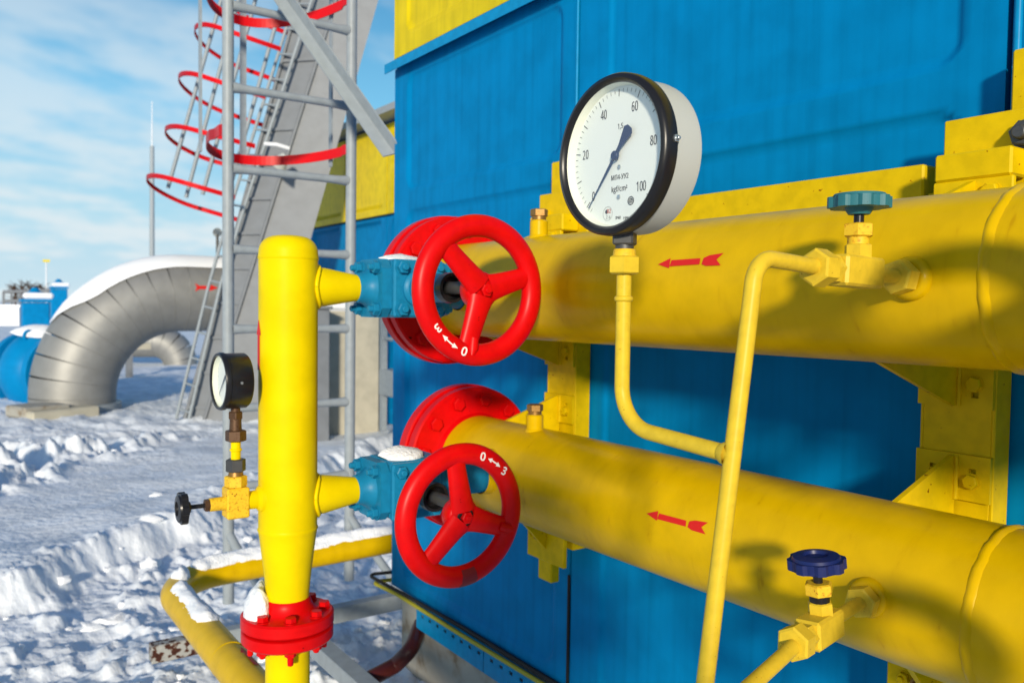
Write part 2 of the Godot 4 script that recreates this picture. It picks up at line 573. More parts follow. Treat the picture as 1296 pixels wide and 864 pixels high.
# ---------------------------------------------------------------- ground
func ground_height(x: float, z: float) -> float:
	# a raised drift ends in a cut bank along the line A-B; this side of it is a trampled path
	var a := Vector2(0.24, -4.0)
	var dir := Vector2(1.52, -1.33).normalized()
	var nrm := Vector2(-dir.y, dir.x) * -1.0          # towards the far side
	if nrm.dot(Vector2(-1, -1)) < 0.0: nrm = -nrm
	var p := Vector2(x, z) - a
	var along := p.dot(dir)
	var s := p.dot(nrm) + noise.get_noise_2d(along * 1.3, 3.0) * 0.16
	var dist := sqrt(x * x + z * z)
	var far_side := smoothstep(-0.08, 0.10, s)
	var h := 0.0
	# path side
	var rough := noise.get_noise_2d(x * 1.2, z * 1.2) * 0.03 + maxf(noise.get_noise_2d(x * 4.2 + 9.0, z * 4.2) - 0.08, 0.0) * 0.07 + noise.get_noise_2d(x * 14.0, z * 14.0) * 0.010
	# boot prints and wheel ruts trodden into the path
	var cell := noise2.get_noise_2d(x * 2.1 + noise.get_noise_2d(x, z) * 0.8, z * 2.9)
	rough -= smoothstep(-0.72, -0.92, cell) * 0.022
	rough -= exp(-pow((s + 0.62 + 0.06 * noise.get_noise_1d(along * 0.8)) / 0.10, 2.0)) * 0.03
	var crumb := maxf(noise.get_noise_2d(x * 17.0, z * 17.0), 0.0) * 0.030 + maxf(noise.get_noise_2d(x * 8.0 - 3.0, z * 8.0) - 0.1, 0.0) * 0.06
	h += (rough + crumb * 0.55 * smoothstep(0.0, 0.4, noise.get_noise_2d(x * 0.9 + 70.0, z * 0.9))) * (1.0 - far_side)
	# drift, smooth near its edge and broken up farther back
	var smooth_part := 0.13 + noise.get_noise_2d(x * 0.45, z * 0.45) * 0.05 + noise.get_noise_2d(x * 0.8 + 40.0, z * 2.2) * 0.008
	var lump := smoothstep(1.25, 1.9, s + noise.get_noise_2d(x * 0.7, z * 0.7) * 0.5) * (1.0 - 0.8 * smoothstep(6.8, 8.6, dist)) * (1.0 - smoothstep(12.0, 22.0, dist))
	var big := noise.get_noise_2d(x * 0.8 + 20.0, z * 0.8)
	var med := maxf(noise.get_noise_2d(x * 1.9 - 8.0, z * 1.9 + 5.0), -0.05)
	var lumps := (absf(big) * 0.22 + med * 0.36 + crumb * 1.3 + maxf(noise.get_noise_2d(x * 4.5, z * 4.5), 0.0) * 0.06 - 0.04) * lump
	h += (smooth_part * (1.0 - 0.7 * smoothstep(6.0, 9.0, dist)) + lumps) * far_side
	# crumbled bank
	var bank := exp(-pow((s - 0.10) / 0.14, 2.0))
	h += bank * (0.012 + maxf(noise.get_noise_2d(x * 3.5, z * 3.5), 0.0) * 0.05 + crumb * 0.5)
	# keep it low and flat against the clad building and around the frame
	var near_wall := 1.0 - smoothstep(0.0, 1.2, absf(z + 2.2)) * 1.0
	h -= near_wall * far_side * 0.0
	if dist > 30.0:
		h *= 1.0 - smoothstep(30.0, 60.0, dist)
	return h

func ground() -> void:
	var angs := PackedFloat32Array()
	var a := -60.0
	while a < 299.0:
		angs.append(a)
		a += 0.15 if a >= -5.0 and a < 31.0 else (1.2 if a < 80.0 else 6.0)
	angs.append(300.0)
	var rad := PackedFloat32Array([0.02])
	var r := 0.9
	while r < 900.0:
		rad.append(r)
		r *= 1.02 if r < 2.1 else (1.0065 if r < 9.5 else (1.0125 if r < 20.0 else 1.06))
	var na := angs.size()
	var nr := rad.size()
	var vv := PackedVector3Array()
	var idx := PackedInt32Array()
	for i in nr:
		for j in na:
			var t := deg_to_rad(angs[j])
			var x := sin(t) * rad[i]
			var z := -cos(t) * rad[i]
			vv.append(Vector3(x, ground_height(x, z), z))
	for i in nr - 1:
		for j in na - 1:
			var p := i * na + j
			idx.append_array(PackedInt32Array([p, p + na, p + 1, p + 1, p + na, p + na + 1]))
	var nn := PackedVector3Array()
	nn.resize(vv.size())
	for k in range(0, idx.size(), 3):
		var q := (vv[idx[k + 2]] - vv[idx[k]]).cross(vv[idx[k + 1]] - vv[idx[k]])
		if q.y < 0.0: q = -q
		nn[idx[k]] += q
		nn[idx[k + 1]] += q
		nn[idx[k + 2]] += q
	for k in nn.size():
		nn[k] = nn[k].normalized() if nn[k].length() > 0.0 else Vector3.UP
	# wind triangles so that they face up
	var test := (vv[idx[2]] - vv[idx[0]]).cross(vv[idx[1]] - vv[idx[0]])
	if test.y < 0.0:
		for k in range(0, idx.size(), 3):
			var s := idx[k + 1]
			idx[k + 1] = idx[k + 2]
			idx[k + 2] = s
	var arr := []
	arr.resize(Mesh.ARRAY_MAX)
	arr[Mesh.ARRAY_VERTEX] = vv
	arr[Mesh.ARRAY_NORMAL] = nn
	arr[Mesh.ARRAY_INDEX] = idx
	var mesh := ArrayMesh.new()
	mesh.add_surface_from_arrays(Mesh.PRIMITIVE_TRIANGLES, arr)
	var o := MeshInstance3D.new()
	o.name = "snow_ground"
	o.mesh = mesh
	o.material_override = M["snow"]
	o.set_meta("kind", "structure")
	o.set_meta("label", "snow covered ground with drifts, a cut bank and a trampled path")
	add_child(o)
	# loose clods of snow, too many to count
	var s := Shape.new()
	for k in 130:
		var t := deg_to_rad(rng.randf_range(-2.0, 27.0))
		var dd := rng.randf_range(2.4, 9.5)
		if k < 70: dd = rng.randf_range(2.3, 4.6)
		var x := sin(t) * dd
		var z := -cos(t) * dd
		var a2 := Vector2(0.24, -4.0)
		var dir := Vector2(1.52, -1.33).normalized()
		var sd := (Vector2(x, z) - a2).dot(Vector2(-0.658, -0.753))
		if sd > 0.15 and sd < 1.6 and k % 12 != 0:
			continue
		var rr := 0.010 + 0.045 * pow(rng.randf(), 2.5) * (1.0 if dd < 5.0 else 1.7)
		clod(s, Vector3(x, ground_height(x, z) - rr * 0.1, z), rr)
	single("snow_clods", s, M["snow cap"], "loose broken clods of snow scattered over the snowy ground", "snow", "", "stuff")

func clod(s: Shape, c: Vector3, r: float) -> void:
	var seg := 7
	var ring := 5
	var off := rng.randf() * 100.0
	var sq := Vector3(rng.randf_range(0.8, 1.5), rng.randf_range(0.5, 0.9), rng.randf_range(0.8, 1.4))
	var pt := func(i: int, j: int) -> Vector3:
		var th := PI * i / ring
		var ph := TAU * (j % seg) / seg
		var d := Vector3(sin(th) * cos(ph), cos(th), sin(th) * sin(ph))
		return c + d * sq * r * (1.0 + 0.95 * noise.get_noise_3d(d.x * 0.9 + off, d.y * 0.9, d.z * 0.9))
	for i in ring:
		for j in seg:
			var p0: Vector3 = pt.call(i, j)
			var p1: Vector3 = pt.call(i, j + 1)
			var p2: Vector3 = pt.call(i + 1, j + 1)
			var p3: Vector3 = pt.call(i + 1, j)
			var fn := (p1 - p0 + p2 - p3).cross(p2 - p1 + p3 - p0).normalized()
			if fn.dot((p0 + p2) * 0.5 - c) < 0.0: fn = -fn
			s.quadn(p0, p1, p2, p3, (p0 - c).normalized().lerp(fn, 0.6).normalized(), (p1 - c).normalized().lerp(fn, 0.6).normalized(), (p2 - c).normalized().lerp(fn, 0.6).normalized(), (p3 - c).normalized().lerp(fn, 0.6).normalized())

# ---------------------------------------------------------------- buildings
# embossed sheet facing -x; rects are recessed fields [z0, z1, y0, y1]
func sheet(s: Shape, x: float, z0: float, z1: float, y0: float, y1: float, rects: Array, cell: float, depth := 0.009, wave := 0.0012) -> void:
	var nz := int(ceil((z1 - z0) / cell))
	var ny := int(ceil((y1 - y0) / cell))
	var fld := func(z: float, y: float) -> float:
		var d := 0.0
		for r in rects:
			var c := Vector2((r[0] + r[1]) * 0.5, (r[2] + r[3]) * 0.5)
			var hh := Vector2((r[1] - r[0]) * 0.5, (r[3] - r[2]) * 0.5)
			var q := (Vector2(z, y) - c).abs() - hh + Vector2.ONE * 0.04
			var sd := Vector2(maxf(q.x, 0), maxf(q.y, 0)).length() + minf(maxf(q.x, q.y), 0.0) - 0.04
			d += smoothstep(0.009, -0.009, sd)
		return x + d * depth + wave * noise.get_noise_2d(z * 1.2, y * 0.8)
	var pts := []
	var nms := []
	for i in nz + 1:
		for j in ny + 1:
			var z := lerpf(z0, z1, float(i) / nz)
			var y := lerpf(y0, y1, float(j) / ny)
			pts.append(Vector3(fld.call(z, y), EYE + y, z))
			var e := 0.004
			nms.append(Vector3(-1.0, (fld.call(z, y + e) - fld.call(z, y - e)) / (2 * e), (fld.call(z + e, y) - fld.call(z - e, y)) / (2 * e)).normalized())
	for i in nz:
		for j in ny:
			var p := i * (ny + 1) + j
			s.quadn(pts[p], pts[p + 1], pts[p + ny + 2], pts[p + ny + 1], nms[p], nms[p + 1], nms[p + ny + 2], nms[p + ny + 1])
	# folded edges into the wall
	var b := x + 0.05
	for zz in [z0, z1]:
		s.quad(V(x + 0.0005, y0, zz), V(x + 0.0005, y1, zz), V(b, y1, zz), V(b, y0, zz), Vector3(0, 0, -1 if zz == z0 else 1))
	for yy in [y0, y1]:
		s.quad(V(x + 0.0005, yy, z0), V(x + 0.0005, yy, z1), V(b, yy, z1), V(b, yy, z0), Vector3(0, -1 if yy == y0 else 1, 0))

func clad_building() -> void:
	var b := thing("clad_building", "blue and yellow sheet-clad plant building behind the big yellow pipes", "building", Vector3(WALL + 1.2, 0, -0.5))
	# body behind the cladding, set back
	part("wall", Shape.new().box(V(WALL + 1.25, 0.45, -0.48), Vector3(2.38, 2.88, 4.30)), M["blue cladding paint"], b)
	var seams := [END, -1.645, -0.615, 0.42, 1.70]
	for i in 4:
		var z0: float = seams[i] + (0.0 if i == 0 else 0.004)
		var z1: float = seams[i + 1] - 0.004
		var s := Shape.new()
		var l: float = z0 + (0.10 if i == 0 else 0.115)
		var r: float = z1 - 0.07
		sheet(s, WALL, z0, z1, -1.0, 0.83, [[l, r, -0.95, 0.325], [l, r, 0.405, 0.79]], 0.0105 if i < 3 else 0.04)
		part("panel", s, M["blue cladding paint"], b)
		s = Shape.new()
		sheet(s, WALL - 0.004, z0, z1, 0.866, 1.90, [[l, r, 0.94, 1.85]], 0.014 if i < 3 else 0.04)
		part("panel", s, M["yellow cladding paint"], b)
	# corner return of the far end
	part("corner_sheet", Shape.new().box(V(WALL + 1.0, 0.45, END + 0.004), Vector3(1.99, 2.9, 0.004)), M["blue cladding paint"], b)
	# drip trim between the blue and the yellow cladding
	var s := Shape.new()
	s.prism(PackedVector2Array([Vector2(0.02, 0.050), Vector2(-0.006, 0.050), Vector2(-0.036, 0.032), Vector2(-0.036, 0.0), Vector2(-0.033, 0.0), Vector2(-0.033, 0.027), Vector2(0.02, 0.027)]), V(WALL, 0.812, END - 0.012), Vector3.RIGHT, Vector3.UP, Vector3(0, 0, 4.5))
	part("drip_trim", s, M["light blue trim paint"], b)
	# thin bright seam rods
	part("seam_rod", Shape.new().cyl(V(WALL - 0.004, 0.38, -0.602), V(WALL - 0.004, 0.82, -0.602), 0.006, 0.006, 10), M["light blue trim paint"], b)
	part("seam_rod", Shape.new().cyl(V(WALL - 0.001, -0.69, -1.65), V(WALL - 0.001, -1.0, -1.65), 0.004, 0.004, 8), M["black rubber"], b)
	part("seam_rod", Shape.new().cyl(V(WALL - 0.001, 0.36, -1.65), V(WALL - 0.001, 0.825, -1.65), 0.004, 0.004, 8), M["light blue trim paint"], b)
	part("roof", Shape.new().box(V(WALL + 1.2, 1.93, -0.48), Vector3(2.6, 0.06, 4.6), Basis(), 0.01), M["light blue trim paint"], b)
	# plinth
	part("plinth", Shape.new().box(V(WALL + 1.20, -1.16, -0.48), Vector3(2.36, 0.34, 4.30), Basis(), 0.015), M["concrete"], b)
	# slotted strip hanging under the blue cladding, one piece per metre
	var z := END + 0.20
	var first := true
	while z < 0.2:
		var l := 0.42 if first else 0.60
		first = false
		var st := Shape.new()
		var x := WALL - 0.006
		st.box(V(x, -1.020, z + l * 0.5), Vector3(0.003, 0.030, l - 0.004))
		st.box(V(x, -1.068, z + l * 0.5), Vector3(0.003, 0.046, l - 0.004))
		var k := 0.0
		var y := z + 0.002
		while y < z + l - 0.06:
			st.box(V(x, -1.040, y + 0.0165), Vector3(0.003, 0.010, 0.033))
			y += 0.050
		st.box(V(x, -1.040, (y + z + l - 0.002) * 0.5), Vector3(0.003, 0.010, z + l - 0.002 - y))
		part("slotted_strip", st, M["light blue trim paint"], b)
		z += l
	# cables tucked along the foot of the wall
	var c1 := route([V(1.75, -1.03, END - 0.04), V(1.30, -1.0, END - 0.06), V(1.318, -1.0, END + 0.10), V(1.338, -1.015, END + 0.5), V(1.338, -1.0, END + 1.6)], 0.03)
	single("earth_cable", Shape.new().tube(c1, 0.007, 10), M["green yellow cable"], "yellow-green earth cable bent round the foot of the blue wall", "cable")
	var c2 := route([V(1.75, -1.01, END - 0.06), V(1.29, -0.975, END - 0.075), V(1.316, -0.985, END + 0.12), V(1.34, -0.99, END + 0.5), V(1.341, -0.985, END + 1.6)], 0.03)
	single("black_cable", Shape.new().tube(c2, 0.006, 10), M["black rubber"], "thin black cable lying above the yellow-green one at the wall foot", "cable")

func far_building() -> void:
	var X := 4.0
	var b := thing("far_building", "second blue and yellow clad building beyond the ladder", "building", Vector3(X + 1.5, 0, -9.0))
	part("wall", Shape.new().box(V(X + 1.56, 0.34, -8.9), Vector3(3.0, 3.28, 7.0)), M["blue cladding paint"], b)
	var zs := [-12.45, -11.35, -10.25, -9.15, -8.05, -6.95, -5.6]
	for i in 6:
		var z0: float = zs[i] + 0.01
		var z1: float = zs[i + 1] - 0.01
		var s := Shape.new()
		sheet(s, X, z0, z1, -1.25, 0.955, [[z0 + 0.12, z1 - 0.12, -1.1, 0.35], [z0 + 0.12, z1 - 0.12, 0.45, 0.9]], 0.05, 0.03)
		part("panel", s, M["blue cladding paint"], b)
		s = Shape.new()
		sheet(s, X, z0, z1, 0.985, 1.93, [[z0 + 0.12, z1 - 0.12, 1.08, 1.42], [z0 + 0.12, z1 - 0.12, 1.5, 1.86]], 0.05, 0.03)
		part("panel", s, M["yellow cladding paint"], b)
	part("roof_edge", Shape.new().box(V(X + 1.45, 2.0, -8.9), Vector3(3.3, 0.07, 7.3)), M["grey steel paint"], b)
	# platform with a railing at its door
	var p := thing("steel_platform", "grey steel landing with a thin handrail by the far building", "platform", V(3.5, -1.3, -6.75))
	var d := 7.0
	var c := deep(478, 492, d)
	part("deck", Shape.new().box(V(3.68, c.y - EYE, -6.35), Vector3(0.60, 0.24, 1.2), Basis(), 0.01), M["grey steel paint"], p)
	part("rail", Shape.new().cyl(V(3.42, c.y - EYE + 0.40, -6.93), V(3.42, c.y - EYE + 0.40, -5.7), 0.018, 0.018, 10), M["grey steel paint"], p)
	part("post", Shape.new().box(V(3.42, c.y - EYE + 0.15, -6.93), Vector3(0.05, 1.2, 0.05)), M["grey steel paint"], p)
	part("leg", Shape.new().box(V(3.55, -0.98, -6.80), Vector3(0.06, 0.64, 0.06)), M["grey steel paint"], p)
	part("leg", Shape.new().box(V(3.55, -0.98, -6.00), Vector3(0.06, 0.64, 0.06)), M["grey steel paint"], p)
	# rendered block and grey duct
	var b2 := thing("concrete_block", "tall beige concrete block topped with snow beside the steel landing", "block", V(3.3, -1.3, -7.8))
	part("block", Shape.new().box(V(3.30, -0.66, -7.75), Vector3(0.75, 1.25, 0.5), Basis(), 0.03), M["beige render"], b2)
	var s2 := Shape.new()
	s2.box(V(3.30, 0.005, -7.75), Vector3(0.79, 0.13, 0.54), Basis(), 0.06)
	single("roof_snow", s2, M["snow cap"], "thick rounded cap of snow on the beige concrete block", "snow")
	var b3 := thing("steel_duct", "plain grey square steel duct in front of the concrete block", "duct", V(2.85, -1.3, -7.35))
	part("shaft", Shape.new().box(V(2.84, -0.66, -7.30), Vector3(0.30, 1.25, 0.30), Basis(), 0.012), M["grey leg paint"], b3)
	part("lid", Shape.new().box(V(2.84, -0.02, -7.30), Vector3(0.34, 0.03, 0.34), Basis(), 0.008), M["grey leg paint"], b3)

# ---------------------------------------------------------------- the two big pipes
const UP_X := 1.06
const UP_Y := 0.042
const LO_X := 1.12
const LO_Y := -0.38
const PR := 0.1095

# painted mark lying on a pipe that runs along z: polygon in (z, arc length)
func on_pipe(s: Shape, poly: PackedVector2Array, cx: float, cy: float, r: float, arc0: float) -> void:
	var ids := Geometry2D.triangulate_polygon(poly)
	var f := func(p: Vector2) -> Array:
		var a := arc0 + p.y / r
		var nn := Vector3(-cos(a), sin(a), 0)
		return [V(cx, cy, p.x) + nn * (r + 0.0012), nn]
	for i in range(0, ids.size(), 3):
		var q := []
		for k in 3:
			q.append(f.call(poly[ids[i + k]]))
		s.tri(q[0][0], q[1][0], q[2][0], q[0][1], q[1][1], q[2][1])

func gas_pipe(cx: float, cy: float, weld_z: float, label: String, arrow: Array, plug_z: float, branch_y: float) -> void:
	var t := thing("gas_pipe", label, "pipe", V(cx, cy, -0.8), "pair of big yellow gas pipes")
	var zf := -1.752
	var ze := 0.40
	part("body", Shape.new().lathe(V(cx, cy, zf), Vector3(0, 0, 1), [Vector2(PR, 0), Vector2(PR, ze - zf)], 72), M["yellow pipe paint"], t)
	# weld bead, slightly uneven
	var s := Shape.new()
	for k in 90:
		var a := TAU * k / 90
		var b := TAU * (k + 1) / 90
		var q := []
		for w in [a, b]:
			var d := Vector3(cos(w), sin(w), 0)
			var dz := 0.0022 * noise.get_noise_2d(cos(w) * 4.0 + cy * 9.0, sin(w) * 4.0)
			var hgt := 0.0036 + 0.0014 * noise.get_noise_2d(cos(w) * 14.0, sin(w) * 14.0)
			var o := V(cx, cy, weld_z + dz)
			q.append([o + d * (PR - 0.001) + Vector3(0, 0, -0.008), o + d * (PR + hgt * 0.8) + Vector3(0, 0, -0.003), o + d * (PR + hgt) + Vector3(0, 0, 0.002), o + d * (PR - 0.001) + Vector3(0, 0, 0.008), d])
		for i in 3:
			var nn: Array = [Vector3(0, 0, -0.8), Vector3(0, 0, -0.3), Vector3(0, 0, 0.3), Vector3(0, 0, 0.8)]
			s.quadn(q[0][i], q[1][i], q[1][i + 1], q[0][i + 1], (q[0][4] + nn[i]).normalized(), (q[1][4] + nn[i]).normalized(), (q[1][4] + nn[i + 1]).normalized(), (q[0][4] + nn[i + 1]).normalized())
	part("weld_bead", s, M["yellow pipe paint"], t)
	# end flanges, far and near
	for e in [[zf, -1.0], [ze, 1.0]]:
		var ax := Vector3(0, 0, e[1])
		var fl := part("end_flange", Shape.new().lathe(V(cx, cy, e[0]), ax, [Vector2(PR - 0.002, -0.02), Vector2(PR + 0.006, -0.004), Vector2(PR + 0.02, 0.0), Vector2(0.176, 0.0), Vector2(0.18, 0.004), Vector2(0.18, 0.026), Vector2(0.177, 0.029), Vector2(0.165, 0.029), Vector2(0.165, 0.034), Vector2(0.181, 0.034), Vector2(0.184, 0.037), Vector2(0.184, 0.064), Vector2(0.180, 0.067), Vector2(0, 0.067)], 72), M["red enamel"], t)
		for k in 12:
			var a := TAU * (k + 0.5) / 12.0 + 0.1
			bolt(V(cx, cy, e[0]) + Vector3(cos(a), sin(a), 0) * 0.150, -ax, 0.017, 0.014, 0.0, M["red enamel"], fl)
	# saddle where the branch enters
	part("branch_collar", Shape.new().lathe(V(cx - PR + 0.012, branch_y, -1.537), Vector3(-1, 0, 0), [Vector2(0.056, -0.02), Vector2(0.053, 0.0), Vector2(0.046, 0.006), Vector2(0.043, 0.03)], 32), M["yellow pipe paint"], t)
	# plugged nipple on top
	var nip := part("nipple", Shape.new().lathe(V(cx - 0.012, cy + PR - 0.004, plug_z), Vector3.UP, [Vector2(0.024, -0.004), Vector2(0.021, 0.004), Vector2(0.019, 0.006), Vector2(0.019, 0.034), Vector2(0.016, 0.037), Vector2(0, 0.037)], 24), M["yellow pipe paint"], t)
	part("plug", Shape.new().cyl(V(cx - 0.012, cy + PR + 0.030, plug_z), V(cx - 0.012, cy + PR + 0.042, plug_z), 0.015, 0.015, 16).hex(V(cx - 0.012, cy + PR + 0.040, plug_z), V(cx - 0.012, cy + PR + 0.056, plug_z), 0.0185), M["brass nut"], nip)
	# red flow arrow, three painted pieces
	var z0: float = arrow[0]
	var z1: float = arrow[1]
	var a0: float = arrow[2]
	var l := z1 - z0
	var sk: float = arrow[3]
	for poly in [
		[Vector2(0, 0), Vector2(0.19, 0.50), Vector2(0.20, -0.42)],
		[Vector2(0.215, 0.30), Vector2(0.67, 0.26), Vector2(0.68, -0.28), Vector2(0.20, -0.26)],
		[Vector2(0.72, 0.26), Vector2(0.80, 0.46), Vector2(1.0, 0.56), Vector2(0.92, 0.02), Vector2(1.0, -0.5), Vector2(0.78, -0.46), Vector2(0.71, -0.28)]]:
		var pp := PackedVector2Array()
		for q in poly:
			pp.append(Vector2(z0 + q.x * l, q.y * 0.0180 + q.x * sk))
		var ms := Shape.new()
		on_pipe(ms, pp, cx, cy, PR, a0)
		part("flow_arrow", ms, M["red marking"], t)

func gas_pipes() -> void:
	gas_pipe(UP_X, UP_Y, -0.452, "upper big yellow gas pipe carrying the teal-knobbed needle valve", [-0.955, -0.825, 0.28, 0.003], -1.40, 0.036)
	gas_pipe(LO_X, LO_Y, -0.487, "lower big yellow gas pipe carrying the navy-knobbed needle valve", [-1.03, -0.895, 0.25, 0.004], -1.485, -0.370)

# ---------------------------------------------------------------- supports on the wall
func channel(s: Shape, zc: float, y0: float, y1: float) -> void:
	s.box(V(1.303, (y0 + y1) * 0.5, zc), Vector3(0.006, y1 - y0, 0.104), Basis(), 0.001)
	for e in [-1.0, 1.0]:
		s.box(V(1.3235, (y0 + y1) * 0.5, zc + e * 0.0545), Vector3(0.047, y1 - y0, 0.006), Basis(), 0.0015)

# plate with two slots, bolts and a gusset running out to the pipe
func bracket(t: Node3D, zc: float, yc: float, h: float, pipe_x: float, pipe_y: float, upward: bool) -> void:
	var x := 1.2955
	var s := Shape.new()
	var ws := 0.011
	var hs := 0.030
	var zs := zc - 0.058
	# plate built round two upright slots
	var c1 := zc - 0.030
	var c2 := zc + 0.030
	for seg in [[zs, c1 - ws * 0.5], [c1 + ws * 0.5, c2 - ws * 0.5], [c2 + ws * 0.5, zc + 0.056]]:
		s.box(V(x, yc, (seg[0] + seg[1]) * 0.5), Vector3(0.007, h, seg[1] - seg[0]))
	for c in [c1, c2]:
		var rest := (h - hs) * 0.5
		s.box(V(x, yc + hs * 0.5 + rest * 0.5, c), Vector3(0.007, rest, ws))
		s.box(V(x, yc - hs * 0.5 - rest * 0.5, c), Vector3(0.007, rest, ws))
	var p := part("slotted_plate", s, M["yellow support paint"], t)
	for c in [c1, c2]:
		bolt(V(x - 0.0035, yc + (0.006 if upward else -0.004), c), Vector3(-1, 0, 0), 0.0115, 0.010, 0.0, M["yellow support paint"], p)
	# gusset in the x-y plane
	var far_x := pipe_x - 0.02
	var y_pipe := pipe_y + (-1.0 if upward else 1.0) * PR * 0.93
	var y_top := yc + (-h * 0.46 if upward else h * 0.46)
	var y_foot := yc + (h * 0.5 if upward else -h * 0.5)
	var poly := PackedVector2Array([Vector2(x - 0.003, y_top), Vector2(x - 0.012, y_top), Vector2(far_x, y_pipe + (0.004 if upward else -0.004)), Vector2(far_x + 0.02, y_pipe + (0.03 if upward else -0.03)), Vector2(x - 0.003, y_foot + (0.03 if upward else -0.03))])
	part("gusset", Shape.new().prism(poly, Vector3(0, EYE, zc - 0.004), Vector3.RIGHT, Vector3.UP, Vector3(0, 0, 0.008)), M["yellow support paint"], t)
	# weld between gusset and plate
	var w := []
	for k in 9:
		w.append(V(x - 0.004 + 0.001 * noise.get_noise_1d(k * 3.1), lerpf(y_top, y_foot, k / 8.0), zc + 0.006))
	part("weld", Shape.new().tube(w, 0.004, 8), M["yellow support paint"], t)

func supports() -> void:
	for i in 2:
		var zc: float = [-1.634, -0.650][i]
		var lab: String = ["yellow channel post with pipe brackets behind the big gauge and handwheels", "yellow channel post with slotted brackets between the two needle valves and the wall"][i]
		var t := thing("pipe_support", lab, "pipe support", V(1.32, -0.69, zc), "yellow pipe supports on the wall")
		var s := Shape.new()
		channel(s, zc, -0.60, 0.19)
		part("post", s, M["yellow support paint"], t)
		bracket(t, zc, -0.112, 0.062, UP_X, UP_Y, true)
		bracket(t, zc, -0.250, 0.070, LO_X, LO_Y, false)
		# lower yoke under the lower pipe
		var y := LO_Y - PR * 1.25 - 0.065
		var pl := part("yoke_plate", Shape.new().box(V(1.262, y - 0.01, zc), Vector3(0.012, 0.085, 0.15), Basis(), 0.002), M["yellow support paint"], t)
		part("yoke_gusset", Shape.new().prism(PackedVector2Array([Vector2(1.256, y + 0.03), Vector2(1.256, y - 0.02), Vector2(1.15, LO_Y - PR * 0.99), Vector2(1.17, LO_Y - PR * 0.80)]), Vector3(0, EYE, zc - 0.005), Vector3.RIGHT, Vector3.UP, Vector3(0, 0, 0.010)), M["yellow support paint"], t)
		bolt(V(1.256, y + 0.006, zc - 0.045), Vector3(-1, 0, 0), 0.010, 0.010, 0.006, M["yellow support paint"], pl)
		bolt(V(1.256, y + 0.006, zc - 0.022), Vector3(-1, 0, 0), 0.010, 0.010, 0.006, M["brass nut"], pl)
		part("foot_stub", Shape.new().box(V(1.285, y - 0.075, zc - 0.02), Vector3(0.028, 0.07, 0.055), Basis(), 0.003), M["yellow support paint"], t)
		# head over the upper pipe
		if i == 1:
			part("head_post", Shape.new().box(V(1.312, 0.335, -0.52), Vector3(0.030, 0.10, 0.134), Basis(), 0.003), M["yellow support paint"], t)
			var hp := part("head_plate", Shape.new().box(V(1.278, 0.235, -0.56), Vector3(0.012, 0.116, 0.220), Basis(), 0.002), M["yellow support paint"], t)
			bolt(V(1.272, 0.255, -0.552), Vector3(-1, 0, 0), 0.019, 0.016, 0.012, M["dark steel"], hp)
			part("clamp_block", Shape.new().box(V(1.246, 0.213, -0.602), Vector3(0.05, 0.040, 0.108), Basis(), 0.003), M["yellow support paint"], t)
		else:
			part("head_post", Shape.new().box(V(1.312, 0.325, zc + 0.01), Vector3(0.030, 0.09, 0.12), Basis(), 0.003), M["yellow support paint"], t)
			var hp := part("head_plate", Shape.new().box(V(1.278, 0.232, zc + 0.03), Vector3(0.012, 0.11, 0.19), Basis(), 0.002), M["yellow support paint"], t)
			bolt(V(1.272, 0.235, zc - 0.035), Vector3(-1, 0, 0), 0.014, 0.014, 0.010, M["yellow support paint"], hp)
			part("clamp_block", Shape.new().box(V(1.246, 0.205, zc + 0.03), Vector3(0.05, 0.040, 0.13), Basis(), 0.003), M["yellow support paint"], t)
		var zh := zc + (0.048 if i == 1 else 0.03)
		var sp := part("saddle_plate", Shape.new().box(V(1.228, 0.168, zh), Vector3(0.010, 0.05, 0.112), Basis(), 0.002), M["yellow support paint"], t)
		bolt(V(1.223, 0.172, zh + 0.028), Vector3(-1, 0, 0), 0.0125, 0.011, 0.0, M["yellow support paint"], sp)
		part("saddle_gusset", Shape.new().prism(PackedVector2Array([Vector2(1.223, 0.190), Vector2(1.10, 0.146), Vector2(1.10, 0.138), Vector2(1.223, 0.10)]), Vector3(0, EYE, zh - 0.005), Vector3.RIGHT, Vector3.UP, Vector3(0, 0, 0.010)), M["yellow support paint"], t)
	# beam along the wall between the posts
	single("support_beam", Shape.new().box(V(1.318, 0.182, -1.142), Vector3(0.048, 0.110, 0.86), Basis(), 0.003), M["yellow support paint"], "long flat yellow beam bolted along the blue wall above the upper pipe", "beam")

# ---------------------------------------------------------------- column with branches
const COL_X := 0.594          # where the standpipe is modelled
const COL_Z := -1.635
const SIZE := 0.94            # size of the standpipe and its valves against the first drawing

func put(t: Node3D, at: Vector3) -> void:
	t.position = at
	t.scale = Vector3.ONE * SIZE

